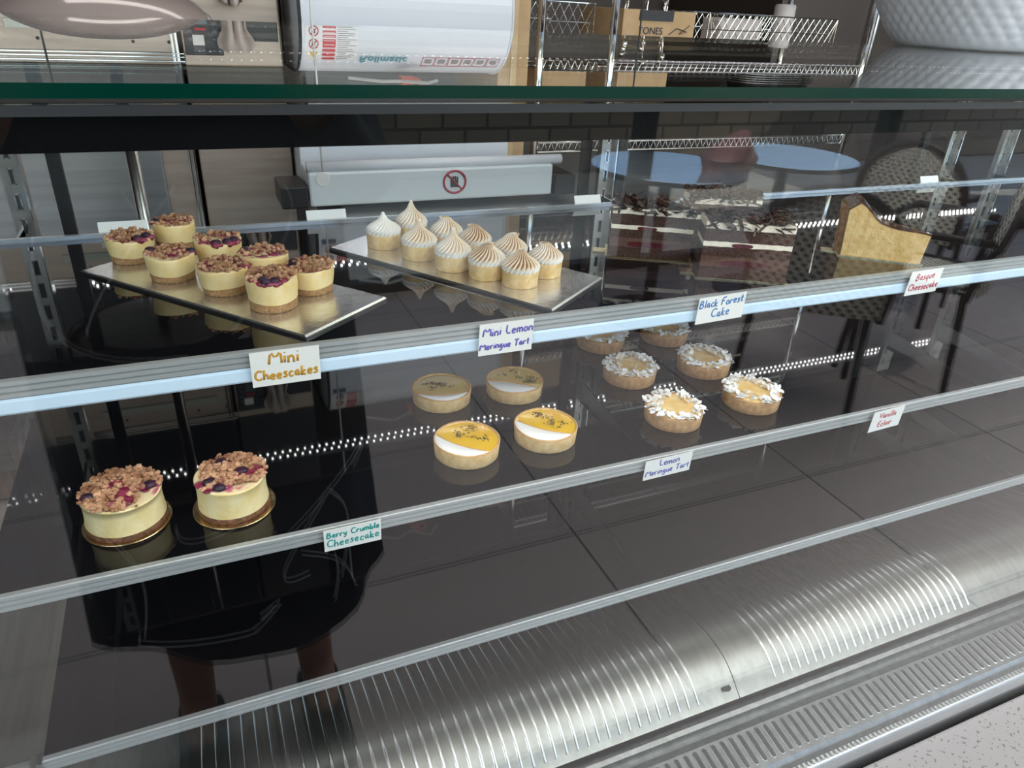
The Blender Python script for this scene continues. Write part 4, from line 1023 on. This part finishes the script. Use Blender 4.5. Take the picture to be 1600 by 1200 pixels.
put_chair(3.45, -1.75, math.radians(66), 'woven bistro chair standing farthest from the case, back to the window, mirrored at upper right')
put_chair(2.20, -1.15, math.radians(45), 'woven bistro chair nearest the round sky-tinted table, mirrored left of the basque slice')
put_chair(2.85, -1.20, math.radians(-34), 'woven bistro chair turned sideways, its oblique back mirrored at far right')
TABT = mat('table_top', (.42, .58, .78), .08, .85)  # blue in the metal colour stands for reflected sky
def table(x, y, r, lab, first={}):
    if not first:
        t = empty('round_table', (x, y, 0), 0, lab, 'table', 'round sky-tinted tables in the cafe')
        MB().lathe([(0,.72),(r-.01,.72),(r,.725),(r,.74),(r-.004,.745),(0,.745)], n=72).build('table_top', TABT, t)
        MB().lathe([(r+.001,.722),(r+.004,.726),(r+.004,.741),(r+.001,.743)], n=72).build('edge_band', CHF, t)
        MB().tube([(0,0,.03),(0,0,.72)], .03, 16).build('column', BLKM, t, smooth=True)
        MB().lathe([(0,0),(.24,0),(.25,.01),(.05,.03),(0,.03)], n=48).build('foot', BLKM, t)
        first['t'] = t; return t
    return dup(first['t'], (x, y, 0), 0, lab)
table(2.05, -2.02, .36, 'round table tinted reflected-sky blue, with the dusty pink bag on it'); table(2.87, -2.15, .36, 'round table tinted reflected-sky blue, behind the farthest bistro chair')
bg_ = MB(); vs = []; n = 16
for j, (z, sx, sy) in enumerate(((0,.12,.08),(.06,.14,.09),(.11,.10,.07),(.155,.05,.04),(.18,.02,.02))):
    for i in range(n):
        a = 2*PI*i/n; k = 1+.16*math.sin(3*a+j*1.3); vs.append((sx*k*math.cos(a)+.02*j, sy*k*math.sin(a), z))
bg_.add(vs, [(j*n+i, j*n+(i+1) % n, (j+1)*n+(i+1) % n, (j+1)*n+i) for j in range(4) for i in range(n)] + [tuple(range(n))[::-1], tuple(4*n+i for i in range(n))])
tag(bg_.build('paper_bag', mat('dusty_pink', (.40,.20,.19), .7), None, loc=(2.24, -1.86, .7455)), 'crumpled dusty pink bag on the round sky-tinted table', 'bag')

# photographer, mirrored as the dark silhouette at left
pr_ = empty('person', (-.02, -.30, 0), 0, 'person in a long dark coat holding up a phone, mirrored as dark silhouette at left', 'person')
SKIN = mat('skin', (.42, .22, .15), .5, sss=.1)
COAT = mat('dark_coat', (.005, .009, .020), .75)
def skin(name, nodes, edges, m, par, sub=2, root=0):
    me = bpy.data.meshes.new(name); me.from_pydata([Vector(p[:3]) for p in nodes], edges, [])
    me.materials.append(m); o = bpy.data.objects.new(name, me); COL.objects.link(o); o.parent = par
    md = o.modifiers.new('skin', 'SKIN'); 
    for i, p in enumerate(nodes):
        r = p[3] if not isinstance(p[3], tuple) else p[3]
        me.skin_vertices[0].data[i].radius = r if isinstance(r, tuple) else (r, r)
        me.skin_vertices[0].data[i].use_root = (i == root)
    md.use_smooth_shade = True; s = o.modifiers.new('sub', 'SUBSURF'); s.levels = sub; s.render_levels = sub; return o
def skinmesh(name, nodes, edges, m, par, **k):
    me = bpy.data.meshes.new(name); me.from_pydata([Vector(p[:3]) for p in nodes], edges, []); me.materials.append(m)
    o = bpy.data.objects.new(name, me); COL.objects.link(o); o.parent = par
    md = o.modifiers.new('skin', 'SKIN'); sl = me.skin_vertices
    for i, p in enumerate(nodes):
        r = p[3]; sl[0].data[i].radius = r if isinstance(r, tuple) else (r, r); sl[0].data[i].use_root = (i == 0)
    md.use_smooth_shade = True; s = o.modifiers.new('sub', 'SUBSURF'); s.levels = 2; s.render_levels = 2; return o
NB = [(0,0,.94,(.13,.10)),(0,0,1.10,(.12,.09)),(0,.0,1.28,(.14,.10)),(0,.0,1.40,(.09,.07)),(0,.02,1.47,.05),(0,.05,1.54,.07),(0,.06,1.63,.085),(0,.05,1.70,.055),
      (.10,.0,.90,.085),(.11,.01,.50,.055),(.12,-.01,.10,.038),(.12,.10,.04,.034),(-.10,.0,.90,.085),(-.11,.01,.50,.055),(-.12,-.01,.10,.038),(-.12,.10,.04,.034),
      (.17,.0,1.38,.05),(.25,.06,1.15,.040),(.15,.20,1.30,.030),(-.17,.0,1.38,.05),(-.27,.05,1.15,.040),(-.17,.20,1.27,.030)]
EB = [(0,1),(1,2),(2,3),(3,4),(4,5),(5,6),(6,7),(0,8),(8,9),(9,10),(10,11),(0,12),(12,13),(13,14),(14,15),(3,16),(16,17),(17,18),(3,19),(19,20),(20,21)]
k0 = len(NB)
def hand(wi, base, side):
    n0 = len(NB); bx, by, bz = base
    NB.append((bx, by, bz, (.032,.016))); EB.append((wi, n0))
    for f in range(4):
        q = len(NB); s = side; L = (.030,.034,.032,.026)[f]
        z0 = bz+.030-.020*f
        NB.append((bx+s*(-.012), by+.028, z0+.004, .0085)); NB.append((bx+s*(-.012)+(-s)*L*.6, by+.040, z0+.006, .0080)); NB.append((bx-s*.012-s*L*1.5, by+.030, z0+.004, .0070))
        EB.extend([(n0, q), (q, q+1), (q+1, q+2)])
    q = len(NB); NB.append((bx-s*.018, by-.006, bz+.038, .010)); NB.append((bx-s*.040, by-.010, bz+.056, .008)); EB.extend([(n0, q), (q, q+1)])
hand(18, (.115,.235,1.355), 1); hand(21, (-.135,.235,1.33), -1)
skinmesh('body', NB, EB, SKIN, pr_)
ct = MB(); n = 48; vs = []; rows = [(.36,.265,.17),(.45,.262,.168),(.65,.255,.16),(.90,.245,.15),(1.05,.235,.145),(1.20,.235,.145),(1.33,.225,.13),(1.40,.17,.105),(1.44,.085,.075),(1.46,.075,.07)]
for z, a, b in rows:
    for i in range(n):
        t = 2*PI*i/n; w1 = 1+(.035*math.sin(7*t+z*4)+.02*math.sin(11*t))*max(0, (1.25-z)); vs.append((a*w1*math.cos(t), b*w1*math.sin(t), z+.03*math.sin(3*t+1)*(1 if z < .4 else 0)))
ct.add(vs, [(j*n+i, j*n+(i+1) % n, (j+1)*n+(i+1) % n, (j+1)*n+i) for j in range(len(rows)-1) for i in range(n)])
cto = ct.build('coat', COAT, pr_, smooth=True); s = cto.modifiers.new('thickness', 'SOLIDIFY'); s.thickness = .006
for sg, el, wr in ((1, (.25,.06,1.15), (.17,.17,1.27)), (-1, (-.27,.05,1.15), (-.185,.175,1.245))):
    MB().tube([(sg*.15,.0,1.38), (sg*.21,.02,1.27), el, ((el[0]+wr[0])/2,(el[1]+wr[1])/2,(el[2]+wr[2])/2), wr], [.075,.068,.058,.05,.044], 20, False).build('sleeve', COAT, pr_, smooth=True)
PIP = mat('grey_piping', (.75,.76,.80), .6)
rc = random.Random(5)
for q_ in range(15):
    x0 = rc.uniform(-.22, .20); z0 = rc.uniform(.44, 1.15); dx_ = rc.uniform(-.16, .16); dz_ = rc.uniform(-.22, .22); bw_ = rc.uniform(-.09, .09); pts = []
    for k in range(14):
        u = k/13; xx = max(-.235, min(.235, x0+dx_*u+bw_*math.sin(PI*u))); z = max(.42, min(1.2, z0+dz_*u+bw_*.8*math.sin(PI*u)))
        a0 = .262-.03*(z-.4); yy = (.168-.03*(z-.4))*math.sqrt(max(.03, 1-(xx/a0)**2))+.013; pts.append((xx, yy, z))
    MB().tube(pts, .0018, 5).build('piping', PIP, pr_, smooth=True)
hr = MB(); hr.lathe([(.0,.115),(.045,.105),(.08,.07),(.094,.01),(.09,-.05),(.075,-.10),(.06,-.12)], (0, .045, 1.645), 32, fn=lambda r, z, a, i: (r*(1 if math.sin(a) < .35 or z > .04 else .80), z)); hr.build('hair', mat('dark_hair', (.015,.01,.008), .5), pr_, smooth=True)
for sx in (-1, 1):
    MB().blob((sx*.032, .128, 1.635), .011, 3, jit=0).build('eye', mat('eye_white', (.7,.7,.68), .2), pr_, smooth=True)
    MB().blob((sx*.088, .05, 1.625), .022, 2, (.35,.7,1.2), jit=0).build('ear', SKIN, pr_, smooth=True)
    MB().box((sx*.12-.045, -.04, .0), (sx*.12+.045, .20, .07)).build('shoe', BLKM, pr_); bevel(COL.objects[-1], .02, 3)
MB().add([(-.012,.138,1.595),(.012,.138,1.595),(0,.160,1.60),(0,.135,1.64)], [(0,1,2),(0,2,3),(2,1,3)]).build('nose', SKIN, pr_)
MB().tube([(-.022,.130,1.565),(0,.138,1.563),(.022,.130,1.565)], [.002,.005,.002], 8).build('mouth', mat('lips', (.35,.10,.09), .5), pr_, smooth=True)
ph = empty('phone', CAM, 0, 'black phone held up by the photographer', 'phone')
Mx = Matrix.Translation(CAM) @ m3.to_4x4()
ph.matrix_world = Mx @ Matrix.Translation((-.055, -.022, .016))
bevel(MB().box((-.074, -.036, -.004), (.074, .036, .004)).build('phone_body', mat('phone_black', (.01,.01,.012), .2), ph), .003)
bevel(MB().box((.034, .004, -.0055), (.068, .034, -.004)).build('camera_bump', mat('phone_glass', (.01,.01,.012), .1), ph), .001)
